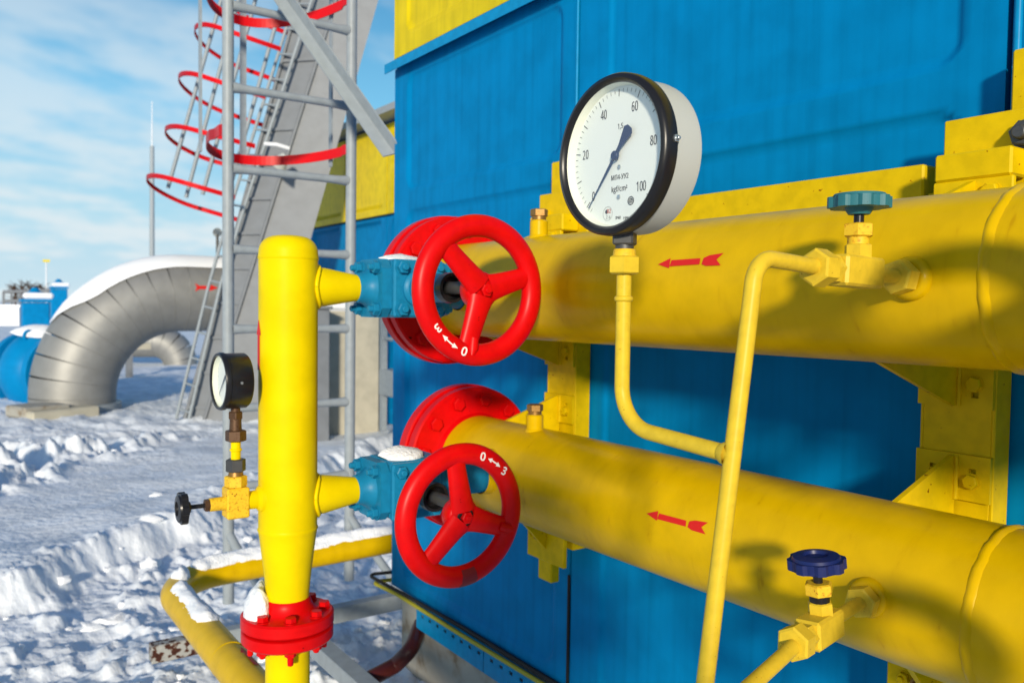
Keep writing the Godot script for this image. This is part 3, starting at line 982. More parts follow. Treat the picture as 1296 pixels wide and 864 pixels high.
func make_column(z: float, label: String, at: Vector3) -> void:
	var t := thing("standpipe", label, "pipe", V(COL_X, -0.9, z))
	var r := 0.0585
	var prof := [Vector2(r, -0.455)]
	prof.append(Vector2(r, 0.094))
	part("body", Shape.new().lathe(V(COL_X, 0, z), Vector3.UP, [Vector2(r, -0.452), Vector2(r, 0.093)], 56), M["yellow column paint"], t)
	var dome := [Vector2(r - 0.0005, 0.090), Vector2(r + 0.0015, 0.093), Vector2(r + 0.001, 0.097), Vector2(r, 0.104)]
	for k in 10:
		var a := PI * 0.5 * (k + 1) / 10.0
		dome.append(Vector2(r * pow(cos(a), 0.55) if k < 9 else 0.0, 0.104 + 0.036 * sin(a)))
	part("cap", Shape.new().lathe(V(COL_X, 0, z), Vector3.UP, dome, 56, false, 60.0), M["yellow column paint"], t)
	part("reducer", Shape.new().lathe(V(COL_X, 0, z), Vector3.UP, [Vector2(0.0425, -0.605), Vector2(0.0435, -0.585), Vector2(0.048, -0.54), Vector2(0.056, -0.475), Vector2(r, -0.459), Vector2(r + 0.0018, -0.455), Vector2(r - 0.0003, -0.450)], 56, false, 60.0), M["yellow column paint"], t)
	for yy in [UP_Y - 0.004, LO_Y - 0.014]:
		var br := part("branch_cone", Shape.new().lathe(V(COL_X, yy, z), Vector3.RIGHT, [Vector2(0.042, 0.03), Vector2(0.041, 0.062), Vector2(0.040, 0.075), Vector2(0.0285, 0.143), Vector2(0.0280, 0.150)], 40, false, 60.0), M["yellow column paint"], t)
		var s := Shape.new()
		var pts := []
		for k in 41:
			var a := TAU * k / 40
			var yv := 0.0425 * sin(a)
			var zv := 0.0425 * cos(a)
			pts.append(V(COL_X + sqrt(maxf(r * r - zv * zv, 0.0)) + 0.003 + 0.0015 * noise.get_noise_1d(k * 4.0), yy + yv, z + zv))
		s.tube(pts, 0.0045, 8, false)
		part("weld_bead", s, M["yellow column paint"], br)
	# bolted flange
	var fl := part("flange", Shape.new().lathe(V(COL_X, 0, z), Vector3.UP, [Vector2(0.044, -0.683), Vector2(0.088, -0.683), Vector2(0.092, -0.679), Vector2(0.092, -0.659), Vector2(0.089, -0.657), Vector2(0.080, -0.657), Vector2(0.080, -0.653), Vector2(0.090, -0.653), Vector2(0.093, -0.650), Vector2(0.093, -0.630), Vector2(0.089, -0.626), Vector2(0.062, -0.626), Vector2(0.053, -0.620), Vector2(0.0475, -0.606), Vector2(0.0455, -0.600), Vector2(0.043, -0.597)], 64), M["red enamel"], t)
	for k in 8:
		var a := TAU * (k + 0.35) / 8.0
		var d := Vector3(cos(a), 0, sin(a)) * 0.0735
		bolt(V(COL_X, -0.626, z) + d, Vector3.UP, 0.0115, 0.012, 0.0, M["red enamel"], fl)
		bolt(V(COL_X, -0.683, z) + d, Vector3.DOWN, 0.0115, 0.010, 0.018 if k % 2 == 0 else 0.006, M["red enamel"], fl)
	part("lower_pipe", Shape.new().lathe(V(COL_X, 0, z), Vector3.UP, [Vector2(0.0445, -0.90), Vector2(0.0445, -0.67)], 48), M["yellow column paint"], t)
	# red mark on its flank
	part("flow_arrow", Shape.new().prism(PackedVector2Array([Vector2(-0.006, -0.13), Vector2(0.006, -0.13), Vector2(0.006, -0.06), Vector2(0.012, -0.06), Vector2(0.0, -0.03), Vector2(-0.012, -0.06), Vector2(-0.006, -0.06)]), V(COL_X - r - 0.0005, 0, z - 0.004), Vector3(0, 0, 1), Vector3.UP, Vector3(-0.0005, 0, 0)), M["red marking"], t)
	put(t, at)

func column() -> void:
	make_column(COL_Z, "bright yellow standpipe with domed cap and red bolted flange", V(0.558, -0.846, -1.537))

# ---------------------------------------------------------------- gate valves
func gate_valve(yy: float, z: float, side: float, pipe_x: float, wheel_off: float, spokes: Array, mark: Array, label: String, at: Vector3) -> void:
	var t := thing("gate_valve", label, "valve", V(0.85, yy, z), "teal gate valves with red handwheels")
	var te: Material = M["teal enamel"]
	var h := 0.062
	# inlet flange plate with chamfered corners
	var oct := PackedVector2Array()
	var ch := 0.020
	for q in [[-h, -h + ch], [-h + ch, -h], [h - ch, -h], [h, -h + ch], [h, h - ch], [h - ch, h], [-h + ch, h], [-h, h - ch]]:
		oct.append(Vector2(q[0], q[1]))
	for e in [[0.772, 0.022, -1.0], [0.905, 0.022, 1.0]]:
		var fp := part("flange_plate", Shape.new().prism(oct, V(e[0], yy, z), Vector3(0, 0, 1), Vector3.UP, Vector3(e[1], 0, 0)), te, t)
		var face: float = e[0] if e[2] < 0 else e[0] + e[1]
		for sy in [-1.0, 1.0]:
			for sz in [-1.0, 1.0]:
				bolt(V(face, yy + sy * 0.044, z + sz * 0.044), Vector3(e[2], 0, 0), 0.0135, 0.014, 0.010, te, fp, "nut", 0.2 + sy)
		if e[2] < 0:
			part("neck", Shape.new().lathe(V(face, yy, z), Vector3(-1, 0, 0), [Vector2(0.046, 0.0), Vector2(0.040, 0.006), Vector2(0.034, 0.016), Vector2(0.031, 0.030), Vector2(0.027, 0.033), Vector2(0.0, 0.033)], 36), te, fp)
		else:
			part("neck", Shape.new().lathe(V(face, yy, z), Vector3(1, 0, 0), [Vector2(0.046, 0.0), Vector2(0.043, 0.012), Vector2(0.042, (pipe_x - PR * 0.95 - at.x) / SIZE - (face - 0.85))], 36), te, fp)
	# body block
	part("body", Shape.new().box(V(0.85, yy, z), Vector3(0.106, 0.124, 0.118), Basis(), 0.006), te, t)
	# bonnet plate with four nuts
	var bp := part("bonnet_plate", Shape.new().box(V(0.852, yy, z + side * 0.068), Vector3(0.118, 0.122, 0.016), Basis(), 0.004), te, t)
	for sy in [-1.0, 1.0]:
		for sx in [-1.0, 1.0]:
			bolt(V(0.852 + sx * 0.042, yy + sy * 0.044, z + side * 0.076), Vector3(0, 0, side), 0.0140, 0.014, 0.008, te, bp, "nut", 0.5 * sx)
	part("boss", Shape.new().lathe(V(0.852, yy, z + side * 0.076), Vector3(0, 0, side), [Vector2(0.040, 0.0), Vector2(0.040, 0.006), Vector2(0.036, 0.010), Vector2(0.031, 0.012), Vector2(0.030, 0.05), Vector2(0.029, wheel_off - 0.195)], 36), te, t)
	var z_end := z + side * (0.076 + wheel_off - 0.195)
	part("sleeve_mouth", Shape.new().lathe(V(0.852, yy, z_end), Vector3(0, 0, side), [Vector2(0.030, -0.001), Vector2(0.031, 0.004), Vector2(0.030, 0.022), Vector2(0.024, 0.022), Vector2(0.022, 0.002), Vector2(0, 0.002)], 32), M["black enamel"], t)
	var zw := z + side * wheel_off
	part("stem", Shape.new().cyl(V(0.852, yy, z_end), V(0.852, yy, zw + side * 0.012), 0.013, 0.012, 16), M["dark steel"], t)
	# handwheel
	var c := V(0.852, yy - (0.006 if yy > 0.0 else 0.016), zw)
	var ax := Vector3(0, 0, side)
	var R := 0.1220
	var wh := part("handwheel", Shape.new().torus(c, ax, R, 0.0212, 96, 20, 0.80), M["red enamel"], t)
	for a in spokes:
		var d := Vector3(cos(deg_to_rad(a)), sin(deg_to_rad(a)), 0)
		var pts := []
		var rr := []
		for k in 9:
			var f := k / 8.0
			pts.append(c + d * lerpf(0.012, R - 0.004, f) + ax * (0.010 * (1.0 - f)))
			rr.append(lerpf(0.0255, 0.0185, f) + 0.004 * pow(absf(f - 0.5) * 2.0, 4.0))
		var up_first := Shape.new()
		spoke(up_first, pts, rr, d.cross(ax), ax)
		part("spoke", up_first, M["red enamel"], wh)
	part("hub", Shape.new().lathe(c, ax, [Vector2(0.030, -0.022), Vector2(0.034, -0.016), Vector2(0.036, 0.006), Vector2(0.033, 0.013), Vector2(0.026, 0.017), Vector2(0.0, 0.017)], 32), M["red enamel"], wh)
	var nut_m: Material = M["red enamel"]
	part("washer", Shape.new().cyl(c + ax * 0.017, c + ax * 0.020, 0.0185, 0.0185, 24, 0.0006), M["black enamel"] if side > 0.0 and mark[0] < 180.0 else nut_m, wh)
	var nt := Shape.new()
	nt.hex(c + ax * 0.020, c + ax * 0.029, 0.0125)
	nt.cyl(c + ax * 0.028, c + ax * 0.034, 0.0065, 0.006, 14, 0.001)
	part("hub_nut", nt, nut_m, wh)
	# casting lump where one spoke meets the rim
	var la := deg_to_rad(spokes[2] + 3.0 if mark[0] > 180.0 else spokes[1])
	part("rim_lump", Shape.new().tube([c + Vector3(cos(la), sin(la), 0) * (R - 0.030) + ax * 0.008, c + Vector3(cos(la), sin(la), 0) * (R - 0.010) + ax * 0.011, c + Vector3(cos(la), sin(la), 0) * (R + 0.002) + ax * 0.012], [0.010, 0.0115, 0.006], 14), M["red enamel"], wh)
	if side > 0.0 and mark[0] < 180.0:
		var wp := Shape.new()
		for k in 8:
			for j in 14:
				var q := []
				var nq := []
				for e in [[0, 0], [1, 0], [1, 1], [0, 1]]:
					var a := deg_to_rad(268.0 + 16.0 * (k + e[0]) / 8.0 + 2.0 * noise.get_noise_1d((j + e[1]) * 6.0))
					var b: float = -1.2 + 3.6 * (j + e[1]) / 14.0
					var d := Vector3(cos(a), sin(a), 0)
					q.append(c + d * (R + 0.0216 * cos(b)) + ax * (0.0216 * 0.80 * sin(b)))
					nq.append((d * cos(b) * 0.82 + ax * sin(b)).normalized())
				wp.quadn(q[0], q[1], q[2], q[3], nq[0], nq[1], nq[2], nq[3])
		part("worn_patch", wp, M["dark red paint"], wh)
	# white lettering and double arrow painted on the rim
	if mark.size() > 1:
		var a0 := deg_to_rad(mark[0])
		var a1 := deg_to_rad(mark[1])
		var s := Shape.new()
		var rim := func(a: float, rr2: float) -> Vector3:
			var k := (rr2 - R) / 0.0212
			return c + Vector3(cos(a), sin(a), 0) * rr2 + ax * (0.0212 * 0.80 * sqrt(maxf(1.0 - k * k, 0.0)) + 0.0007)
		var lo := lerpf(a0, a1, 0.22)
		var hi := lerpf(a0, a1, 0.80)
		for k in 10:
			var f0 := lerpf(lo, hi, 0.22 + 0.56 * k / 10.0)
			var f1 := lerpf(lo, hi, 0.22 + 0.56 * (k + 1) / 10.0)
			s.quad(rim.call(f0, R - 0.0014), rim.call(f1, R - 0.0014), rim.call(f1, R + 0.0014), rim.call(f0, R + 0.0014), ax)
		s.tri(rim.call(lo, R), rim.call(lerpf(lo, hi, 0.3), R - 0.0048), rim.call(lerpf(lo, hi, 0.3), R + 0.0048), ax, ax, ax)
		s.tri(rim.call(hi, R), rim.call(lerpf(lo, hi, 0.7), R - 0.0048), rim.call(lerpf(lo, hi, 0.7), R + 0.0048), ax, ax, ax)
		part("arrow_marking", s, M["white marking"], wh)
		for e in [[a0, mark[2], mark[4]], [a1, mark[3], mark[5]]]:
			var p: Vector3 = rim.call(e[0], R)
			text("lettering", e[1], 0.0235, p + ax * 0.0006, Basis(ax, deg_to_rad(e[2])), M["white marking"], wh, 0.0008, 0.8, true)
	put(t, at)

func spoke(s: Shape, pts: Array, rr: Array, u: Vector3, w: Vector3) -> void:
	var seg := 14
	for i in pts.size() - 1:
		for k in seg:
			var q := []
			var nn := []
			for e in [[i, k], [i, k + 1], [i + 1, k + 1], [i + 1, k]]:
				var a: float = TAU * e[1] / seg
				q.append(pts[e[0]] + u * cos(a) * rr[e[0]] + w * sin(a) * rr[e[0]] * 0.55)
				nn.append((u * cos(a) * 0.55 + w * sin(a)).normalized())
			s.quadn(q[0], q[1], q[2], q[3], nn[0], nn[1], nn[2], nn[3])

func valves() -> void:
	gate_valve(UP_Y - 0.004, COL_Z, 1.0, UP_X, 0.312, [134.0, 15.0, 256.0], [215.0, 249.0, "З", "О", -140.0, -105.0 + 84.0], "teal gate valve and red handwheel on the upper pipe, lettered low on the rim", V(0.799, 0.036, -1.537))
	gate_valve(LO_Y, COL_Z, 1.0, LO_X, 0.252, [97.0, -20.0, 228.0], [71.0, 42.0, "О", "З", -8.0, -30.0], "teal gate valve and red handwheel on the lower pipe, lettered high on the rim", V(0.799, -0.370, -1.537))
	gate_valve(UP_Y - 0.03, 0.22, -1.0, UP_X, 0.405, [134.0, 15.0, 256.0], [222.0], "teal gate valve and red handwheel on the upper pipe, without lettering", V(0.729, 0.036, 0.15))
	gate_valve(LO_Y, 0.22, -1.0, LO_X, 0.405, [97.0, -20.0, 228.0], [79.0], "teal gate valve and red handwheel on the lower pipe, without lettering", V(0.729, -0.357, 0.15))

# ---------------------------------------------------------------- impulse line with two needle valves
func knob(s: Shape, c: Vector3, ax: Vector3, R: float, th: float, lobes: int) -> void:
	# scalloped disc
	var poly := PackedVector2Array()
	for k in 96:
		var a := TAU * k / 96
		var q := cos(a * lobes)
		poly.append(Vector2(cos(a), sin(a)) * R * (0.955 + 0.05 * clampf(q * 2.2, -1.0, 1.0)))
	var f := s.frame(ax)
	s.prism(poly, c - f[2] * th * 0.5, f[0], f[1], f[2] * th)
	s.lathe(c + f[2] * th * 0.5, f[2], [Vector2(R * 0.86, -0.001), Vector2(R * 0.80, th * 0.28), Vector2(R * 0.45, th * 0.42), Vector2(R * 0.42, th * 0.1), Vector2(0, th * 0.1)], 40)
	s.lathe(c - f[2] * th * 0.5, -f[2], [Vector2(R * 0.5, -0.001), Vector2(R * 0.34, th * 0.6), Vector2(0.0, th * 0.6)], 24)

func needle_valve(a: Vector3, b: Vector3, up: Vector3, km: Material, label: String, ring_m: Material) -> void:
	# a: where it leaves the pipe; b: end of its outlet nut
	var t := thing("needle_valve", label, "valve", (a + b) * 0.5, "needle valves on the big pipes")
	var d := (b - a).normalized()
	var L := (b - a).length()
	var fm: Material = M["pale yellow fitting paint"]
	part("boss", Shape.new().lathe(a, d, [Vector2(0.027, -0.012), Vector2(0.026, 0.004), Vector2(0.022, 0.010), Vector2(0.019, 0.011), Vector2(0, 0.011)], 32), M["yellow pipe paint"], t)
	part("nut", Shape.new().hex(a + d * 0.012, a + d * 0.034, 0.0205, 0.3), fm, t)
	part("nipple", Shape.new().cyl(a + d * 0.030, a + d * (L - 0.097), 0.0085, 0.0085, 18), fm, t)
	var c := a + d * (L - 0.070)
	var side := d.cross(up).normalized()
	var u2 := side.cross(d).normalized()
	part("body", Shape.new().box(c, Vector3(0.070, 0.034, 0.032), Basis(d, u2, d.cross(u2)), 0.003), fm, t)
	part("nut", Shape.new().hex(c + d * 0.035, c + d * 0.048, 0.0165, 0.1), fm, t)
	part("nut", Shape.new().hex(c + d * 0.049, c + d * 0.072, 0.0205, 0.5), fm, t)
	var st := c - d * 0.006
	part("stem_base", Shape.new().hex(st + up * 0.012, st + up * 0.031, 0.0150, 0.2), fm, t)
	part("stem_neck", Shape.new().cyl(st + up * 0.029, st + up * 0.041, 0.0115, 0.0115, 20), ring_m, t)
	part("gland_nut", Shape.new().hex(st + up * 0.039, st + up * 0.054, 0.0165, 0.0), M["rusted yellow fitting paint"], t)
	part("stem", Shape.new().cyl(st + up * 0.052, st + up * 0.072, 0.0055, 0.0055, 14), M["black enamel"], t)
	var s := Shape.new()
	knob(s, st + up * 0.077, up, 0.0335, 0.012, 8)
	part("knob", s, km, t)

var tube_top: Vector3
var tube_tee: Vector3
var gauge_foot: Vector3

func impulse_line() -> void:
	var pz := -0.535
	var a := V(UP_X - PR + 0.001, 0.041, pz)
	var b := V(0.770, 0.0475, pz - 0.004)
	needle_valve(a, b, Vector3.UP, M["teal knob paint"], "needle valve with a chipped teal knob on the upper pipe", M["rusted yellow fitting paint"])
	var a2 := V(LO_X - PR + 0.002, LO_Y + 0.004, -0.612)
	var b2 := V(0.795, LO_Y + 0.004, -0.571)
	var lean := (Vector3.UP + cam_basis.x * -0.11).normalized()
	needle_valve(a2, b2, lean, M["navy knob paint"], "needle valve with a dark navy knob on the lower pipe", M["black enamel"])
	# the tube itself
	var t := thing("impulse_tube", "thin yellow tube joining both needle valves and the big gauge", "tube", V(0.62, -0.45, pz))
	var corner_top := V(0.672, 0.054, pz - 0.002)
	var corner_low := V(0.600, -0.405, pz + 0.002)
	var main := route([b + Vector3(0.012, 0, 0), corner_top, corner_low, b2 + Vector3(0.012, 0.0, -0.001)], 0.028, 10)
	part("riser", Shape.new().tube(main, 0.0086, 20), M["pale yellow fitting paint"], t)
	tube_tee = corner_top.lerp(corner_low, 0.425)
	gauge_foot = V(0.643, 0.040, -0.697)
	var gc := Vector3(0.643, tube_tee.y + 0.010, -0.697)
	var br := route([tube_tee, gc, gauge_foot], 0.048, 12)
	part("gauge_branch", Shape.new().tube(br, 0.0086, 20), M["pale yellow fitting paint"], t)
	var wl := Shape.new()
	wl.lathe(tube_tee, (gc - tube_tee).normalized(), [Vector2(0.0125, 0.004), Vector2(0.0115, 0.010), Vector2(0.0088, 0.015)], 20)
	part("tee_weld", wl, M["pale yellow fitting paint"], t)
	part("joint_ring", Shape.new().torus(gauge_foot + Vector3(0, -0.028, 0), Vector3.UP, 0.0075, 0.0035, 24, 10), M["pale yellow fitting paint"], t)
	part("union_nut", Shape.new().hex(gauge_foot + Vector3(0, 0.0, 0), gauge_foot + Vector3(0, 0.020, 0), 0.0185, 0.3), M["pale yellow fitting paint"], t)
	part("union_collar", Shape.new().cyl(gauge_foot + Vector3(0, 0.019, 0), gauge_foot + Vector3(0, 0.028, 0), 0.0135, 0.0125, 20, 0.001), M["rusted yellow fitting paint"], t)

func big_gauge() -> void:
	var c := V(0.622, 0.1705, -0.696)               # centre of the front ring
	var ax := Vector3(-1, 0, 0.0).normalized()
	var R := 0.0885
	var t := thing("pressure_gauge", "large round pressure gauge with white dial and black ring", "gauge", c - Vector3(0, R, 0))
	part("case", Shape.new().lathe(c, ax, [Vector2(0, -0.054), Vector2(R * 0.90, -0.054), Vector2(R * 0.955, -0.050), Vector2(R * 0.965, -0.044), Vector2(R * 0.965, -0.006)], 96), M["case grey"], t)
	part("ring", Shape.new().lathe(c, ax, [Vector2(R * 0.965, -0.010), Vector2(R * 1.0, -0.010), Vector2(R * 1.005, -0.006), Vector2(R * 1.0, 0.003), Vector2(R * 0.975, 0.0075), Vector2(R * 0.93, 0.0085), Vector2(R * 0.895, 0.006), Vector2(R * 0.885, 0.002)], 96, false, 50.0), M["black enamel"], t)
	part("inner_rim", Shape.new().lathe(c, ax, [Vector2(R * 0.895, 0.003), Vector2(R * 0.885, 0.0015), Vector2(R * 0.868, -0.006), Vector2(R * 0.862, -0.0083)], 96, false, 60.0), M["inner rim cream"], t)
	var dz := -0.008
	var dial := part("dial", Shape.new().lathe(c, ax, [Vector2(R * 0.88, dz - 0.001), Vector2(R * 0.88, dz), Vector2(0, dz)], 96), M["dial white"], t)
	part("glass", Shape.new().lathe(c, ax, [Vector2(R * 0.893, 0.0022), Vector2(0, 0.0022)], 96), M["gauge glass"], t)
	# dial plane: x to +z, y up, facing -x
	var zx := Vector3(0, 0, 1)
	var bas := Basis(zx, Vector3.UP, zx.cross(Vector3.UP))
	var o := c + ax * (dz + 0.0004)
	var RD := R * 0.86
	var pt := func(a: float, r: float) -> Vector3:     # a: degrees clockwise from the zero mark
		var q := deg_to_rad(225.0 - a)
		return o + (zx * cos(q) + Vector3.UP * sin(q)) * r * RD
	for k in 51:
		var a := 270.0 * k / 50.0
		var major := k % 5 == 0
		var s := Shape.new()
		var p: Vector3 = pt.call(a, 0.97 if not major else 0.97)
		var q: Vector3 = pt.call(a, 0.915 if not major else 0.865)
		var w := (p - q).normalized().cross(ax) * (0.0005 if major else 0.00028)
		s.quad(p + w, p - w, q - w, q + w, ax)
		part("scale_mark", s, M["print ink"], dial)
	# two extra strokes below zero
	for a in [-3.5, -7.0]:
		var s := Shape.new()
		var p: Vector3 = pt.call(a, 0.97)
		var q: Vector3 = pt.call(a, 0.90)
		var w := (p - q).normalized().cross(ax) * 0.00022
		s.quad(p + w, p - w, q - w, q + w, ax)
		part("scale_mark", s, M["print ink"], dial)
	for k in 6:
		var p: Vector3 = pt.call(54.0 * k, [0.76, 0.745, 0.73, 0.735, 0.73, 0.70][k])
		text("numeral", str(k * 20), 0.0140, p, bas, M["print ink"], dial, 0.0003, 0.66)
	text("lettering", "1,5", 0.0075, o + zx * 0.003 + Vector3.UP * 0.0325, bas, M["print ink"], dial, 0.0003, 0.9)
	text("lettering", "МП4-УУ2", 0.0074, o + zx * 0.0035 + Vector3.UP * -0.0235, bas, M["print ink"], dial, 0.0003, 0.95)
	text("lettering", "kgf/cm²", 0.0082, o + zx * 0.003 + Vector3.UP * -0.0365, bas, M["print ink"], dial, 0.0003, 0.95)
	text("lettering", "IP40", 0.0042, o + zx * 0.002 + Vector3.UP * -0.0685, bas, M["print ink"], dial, 0.0003)
	text("lettering", "1996", 0.0044, o + zx * 0.0150 + Vector3.UP * -0.0700, bas, M["print ink"], dial, 0.0003)
	# round maker's mark and the inspection stamp
	var mk := Shape.new()
	var mc := o + zx * 0.022 + Vector3.UP * -0.0515
	mk.torus(mc, ax, 0.0044, 0.0005, 28, 6)
	mk.torus(mc, ax, 0.0028, 0.00025, 24, 6)
	part("maker_mark", mk, M["print ink"], dial)
	text("lettering", "Ø", 0.0052, mc, bas, M["print ink"], dial, 0.0003)
	var sc := o + zx * -0.0155 + Vector3.UP * -0.0625
	part("stamp_ring", Shape.new().torus(sc, ax, 0.0078, 0.00022, 32, 6), M["stamp grey ink"], dial)
	part("stamp_mark", Shape.new().lathe(sc + zx * -0.0022 + Vector3.UP * 0.0022, ax, [Vector2(0.0024, -0.0001), Vector2(0.0, 0.0002)], 14), M["print ink"], dial)
	text("lettering", "В2", 0.0062, sc + zx * 0.0022 + Vector3.UP * 0.0025, bas, M["stamp red ink"], dial, 0.0003)
	text("lettering", "2 в", 0.0055, sc + zx * 0.001 + Vector3.UP * -0.0038, bas, M["stamp grey ink"], dial, 0.0003)
	# dial screws
	for y in [-0.0125, -0.0455]:
		part("dial_screw", Shape.new().lathe(o + Vector3.UP * y + zx * 0.0022, ax, [Vector2(0.0028, -0.0003), Vector2(0.0026, 0.0007), Vector2(0.0014, 0.0013), Vector2(0, 0.0014)], 18), M["zinc"], dial)
	# needle: points at zero, paddle tail
	var nd := Shape.new()
	var qa := deg_to_rad(225.0 + 6.0)
	var u := zx * cos(qa) + Vector3.UP * sin(qa)
	var w := u.cross(ax)
	nd.prism(PackedVector2Array([Vector2(0.070, 0.0002), Vector2(0.0, 0.0021), Vector2(-0.012, 0.0026), Vector2(-0.0325, 0.0078), Vector2(-0.0365, 0.0040), Vector2(-0.0365, -0.0040), Vector2(-0.0325, -0.0078), Vector2(-0.012, -0.0026), Vector2(0.0, -0.0021), Vector2(0.070, -0.0002)]), o + ax * 0.0040, u, w, ax * 0.0008)
	nd.lathe(o, ax, [Vector2(0.0052, 0.003), Vector2(0.0052, 0.0062), Vector2(0.0044, 0.007), Vector2(0.0012, 0.007), Vector2(0.0010, 0.0062), Vector2(0, 0.0062)], 28)
	part("needle", nd, M["needle ink"], t)
	# clamp screw on the flank, square socket under the case
	var fs := c + Vector3(0.006, 0.0, 0) + (zx * 0.995 + Vector3.UP * 0.06).normalized() * R
	part("clamp_screw", Shape.new().hex(fs + zx * -0.001, fs + zx * 0.003, 0.0042).cyl(fs + zx * 0.002, fs + zx * 0.0065, 0.0024, 0.002, 10, 0.0005), M["zinc"], t)
	var ft := gauge_foot + Vector3(0, 0.027, 0)
	part("socket", Shape.new().cyl(ft, ft + Vector3(0, 0.008, 0), 0.0105, 0.0105, 18).box(ft + Vector3(0, 0.0135, 0), Vector3(0.0235, 0.0165, 0.0235), Basis(Vector3.UP, 0.6), 0.002), M["dark steel"], t)

# ---------------------------------------------------------------- small gauge on the standpipe
func small_gauge() -> void:
	var z := COL_Z
	var y0 := -0.388
	var t := thing("angle_valve", "small rust-stained yellow angle valve with black knob on the standpipe", "valve", V(0.485, y0 - 0.03, z))
	part("nipple", Shape.new().lathe(V(COL_X - 0.05, y0, z), Vector3(-1, 0, 0), [Vector2(0.028, 0.0), Vector2(0.026, 0.010), Vector2(0.0185, 0.016), Vector2(0.018, 0.036)], 28), M["yellow column paint"], t)
	part("body", Shape.new().box(V(0.488, y0, z), Vector3(0.044, 0.060, 0.040), Basis(), 0.003), M["rusted yellow fitting paint"], t)
	part("stub", Shape.new().cyl(V(0.467, y0, z), V(0.437, y0, z), 0.0135, 0.013, 22, 0.001), M["rusted yellow fitting paint"], t)
	part("gland", Shape.new().hex(V(0.438, y0, z), V(0.428, y0, z), 0.0125), M["brown stem"], t)
	part("stem", Shape.new().cyl(V(0.430, y0, z), V(0.395, y0, z), 0.0045, 0.0045, 12), M["black enamel"], t)
	var s := Shape.new()
	knob(s, V(0.388, y0, z), Vector3(-1, 0, 0), 0.031, 0.012, 6)
	part("knob", s, M["black enamel"], t)
	part("collar", Shape.new().hex(V(0.488, y0 + 0.030, z), V(0.488, y0 + 0.052, z), 0.0215, 0.2), M["rusted yellow fitting paint"], t)
	part("neck", Shape.new().cyl(V(0.488, y0 + 0.05, z), V(0.488, y0 + 0.062, z), 0.015, 0.013, 20), M["brass nut"], t)
	part("nut", Shape.new().hex(V(0.488, y0 + 0.060, z), V(0.488, y0 + 0.085, z), 0.019, 0.4), M["dark steel"], t)
	part("tube", Shape.new().cyl(V(0.488, y0 + 0.085, z), V(0.488, y0 + 0.122, z), 0.0095, 0.0095, 18).torus(V(0.488, y0 + 0.103, z), Vector3.UP, 0.009, 0.003, 20, 8), M["yellow column paint"], t)
	part("nut", Shape.new().hex(V(0.488, y0 + 0.120, z), V(0.488, y0 + 0.142, z), 0.020, 0.1), M["brown stem"], t)
	var c := V(0.462, -0.149, z)
	var R := 0.055
	var gt := thing("pressure_gauge", "small black-cased pressure gauge standing on the angle valve", "gauge", c - Vector3(0, R, 0))
	part("socket", Shape.new().cyl(V(0.488, y0 + 0.140, z), V(0.488, y0 + 0.165, z), 0.012, 0.011, 18).box(V(0.488, y0 + 0.171, z), Vector3(0.02, 0.016, 0.02), Basis(Vector3.UP, 0.5), 0.002).cyl(V(0.488, y0 + 0.178, z), V(0.488, y0 + 0.192, z), 0.009, 0.009, 14), M["brown stem"], gt)
	var ax := Vector3(-1, 0, 0.02).normalized()
	part("case", Shape.new().lathe(c, ax, [Vector2(0, -0.046), Vector2(R * 0.93, -0.046), Vector2(R * 0.985, -0.042), Vector2(R * 0.985, -0.003), Vector2(R * 1.02, -0.002), Vector2(R * 1.025, 0.004), Vector2(R * 0.99, 0.008), Vector2(R * 0.91, 0.008), Vector2(R * 0.90, 0.004)], 72), M["black enamel"], gt)
	part("inner_rim", Shape.new().lathe(c, ax, [Vector2(R * 0.905, 0.005), Vector2(R * 0.89, 0.0), Vector2(R * 0.88, -0.006)], 64), M["inner rim cream"], gt)
	var dial := part("dial", Shape.new().lathe(c, ax, [Vector2(R * 0.89, -0.0055), Vector2(0, -0.0055)], 64), M["dial white"], gt)
	var u := Vector3.UP.cross(ax).normalized()
	for k in 26:
		var q := deg_to_rad(225.0 - 270.0 * k / 25.0)
		var d := u * cos(q) + Vector3.UP * sin(q)
		var w := d.cross(ax) * 0.0004
		var sm := Shape.new()
		var r0 := R * (0.72 if k % 5 == 0 else 0.78)
		sm.quad(c + ax * -0.005 + d * r0 + w, c + ax * -0.005 + d * r0 - w, c + ax * -0.005 + d * R * 0.84 - w, c + ax * -0.005 + d * R * 0.84 + w, ax)
		part("scale_mark", sm, M["print ink"], dial)
	var nd := Shape.new()
	var dn := (u * -0.7 - Vector3.UP * 0.7).normalized()
	nd.prism(PackedVector2Array([Vector2(0.042, 0.0002), Vector2(0, 0.0016), Vector2(-0.016, 0.003), Vector2(-0.016, -0.003), Vector2(0, -0.0016), Vector2(0.042, -0.0002)]), c + ax * -0.003, dn, dn.cross(ax), ax * 0.0006)
	part("needle", nd, M["print ink"], gt)
	part("glass", Shape.new().lathe(c, ax, [Vector2(R * 0.905, 0.0045), Vector2(0, 0.0045)], 64), M["gauge glass"], gt)
	part("case_screw", Shape.new().cyl(c - ax * 0.022 + Vector3(0, 0.0, R * 0.98), c - ax * 0.022 + Vector3(0, 0, R * 1.01), 0.003, 0.0025, 10), M["zinc"], gt)
	put(t, V(0.456, -0.393, -1.537))
	put(gt, V(0.434, -0.192, -1.537))

# ---------------------------------------------------------------- low bent pipe
func bent_path() -> Array:
	return route([V(1.80, -0.868, -2.76), V(0.585, -0.868, -2.715), V(0.588, -0.868, -0.6)], 0.20, 16)

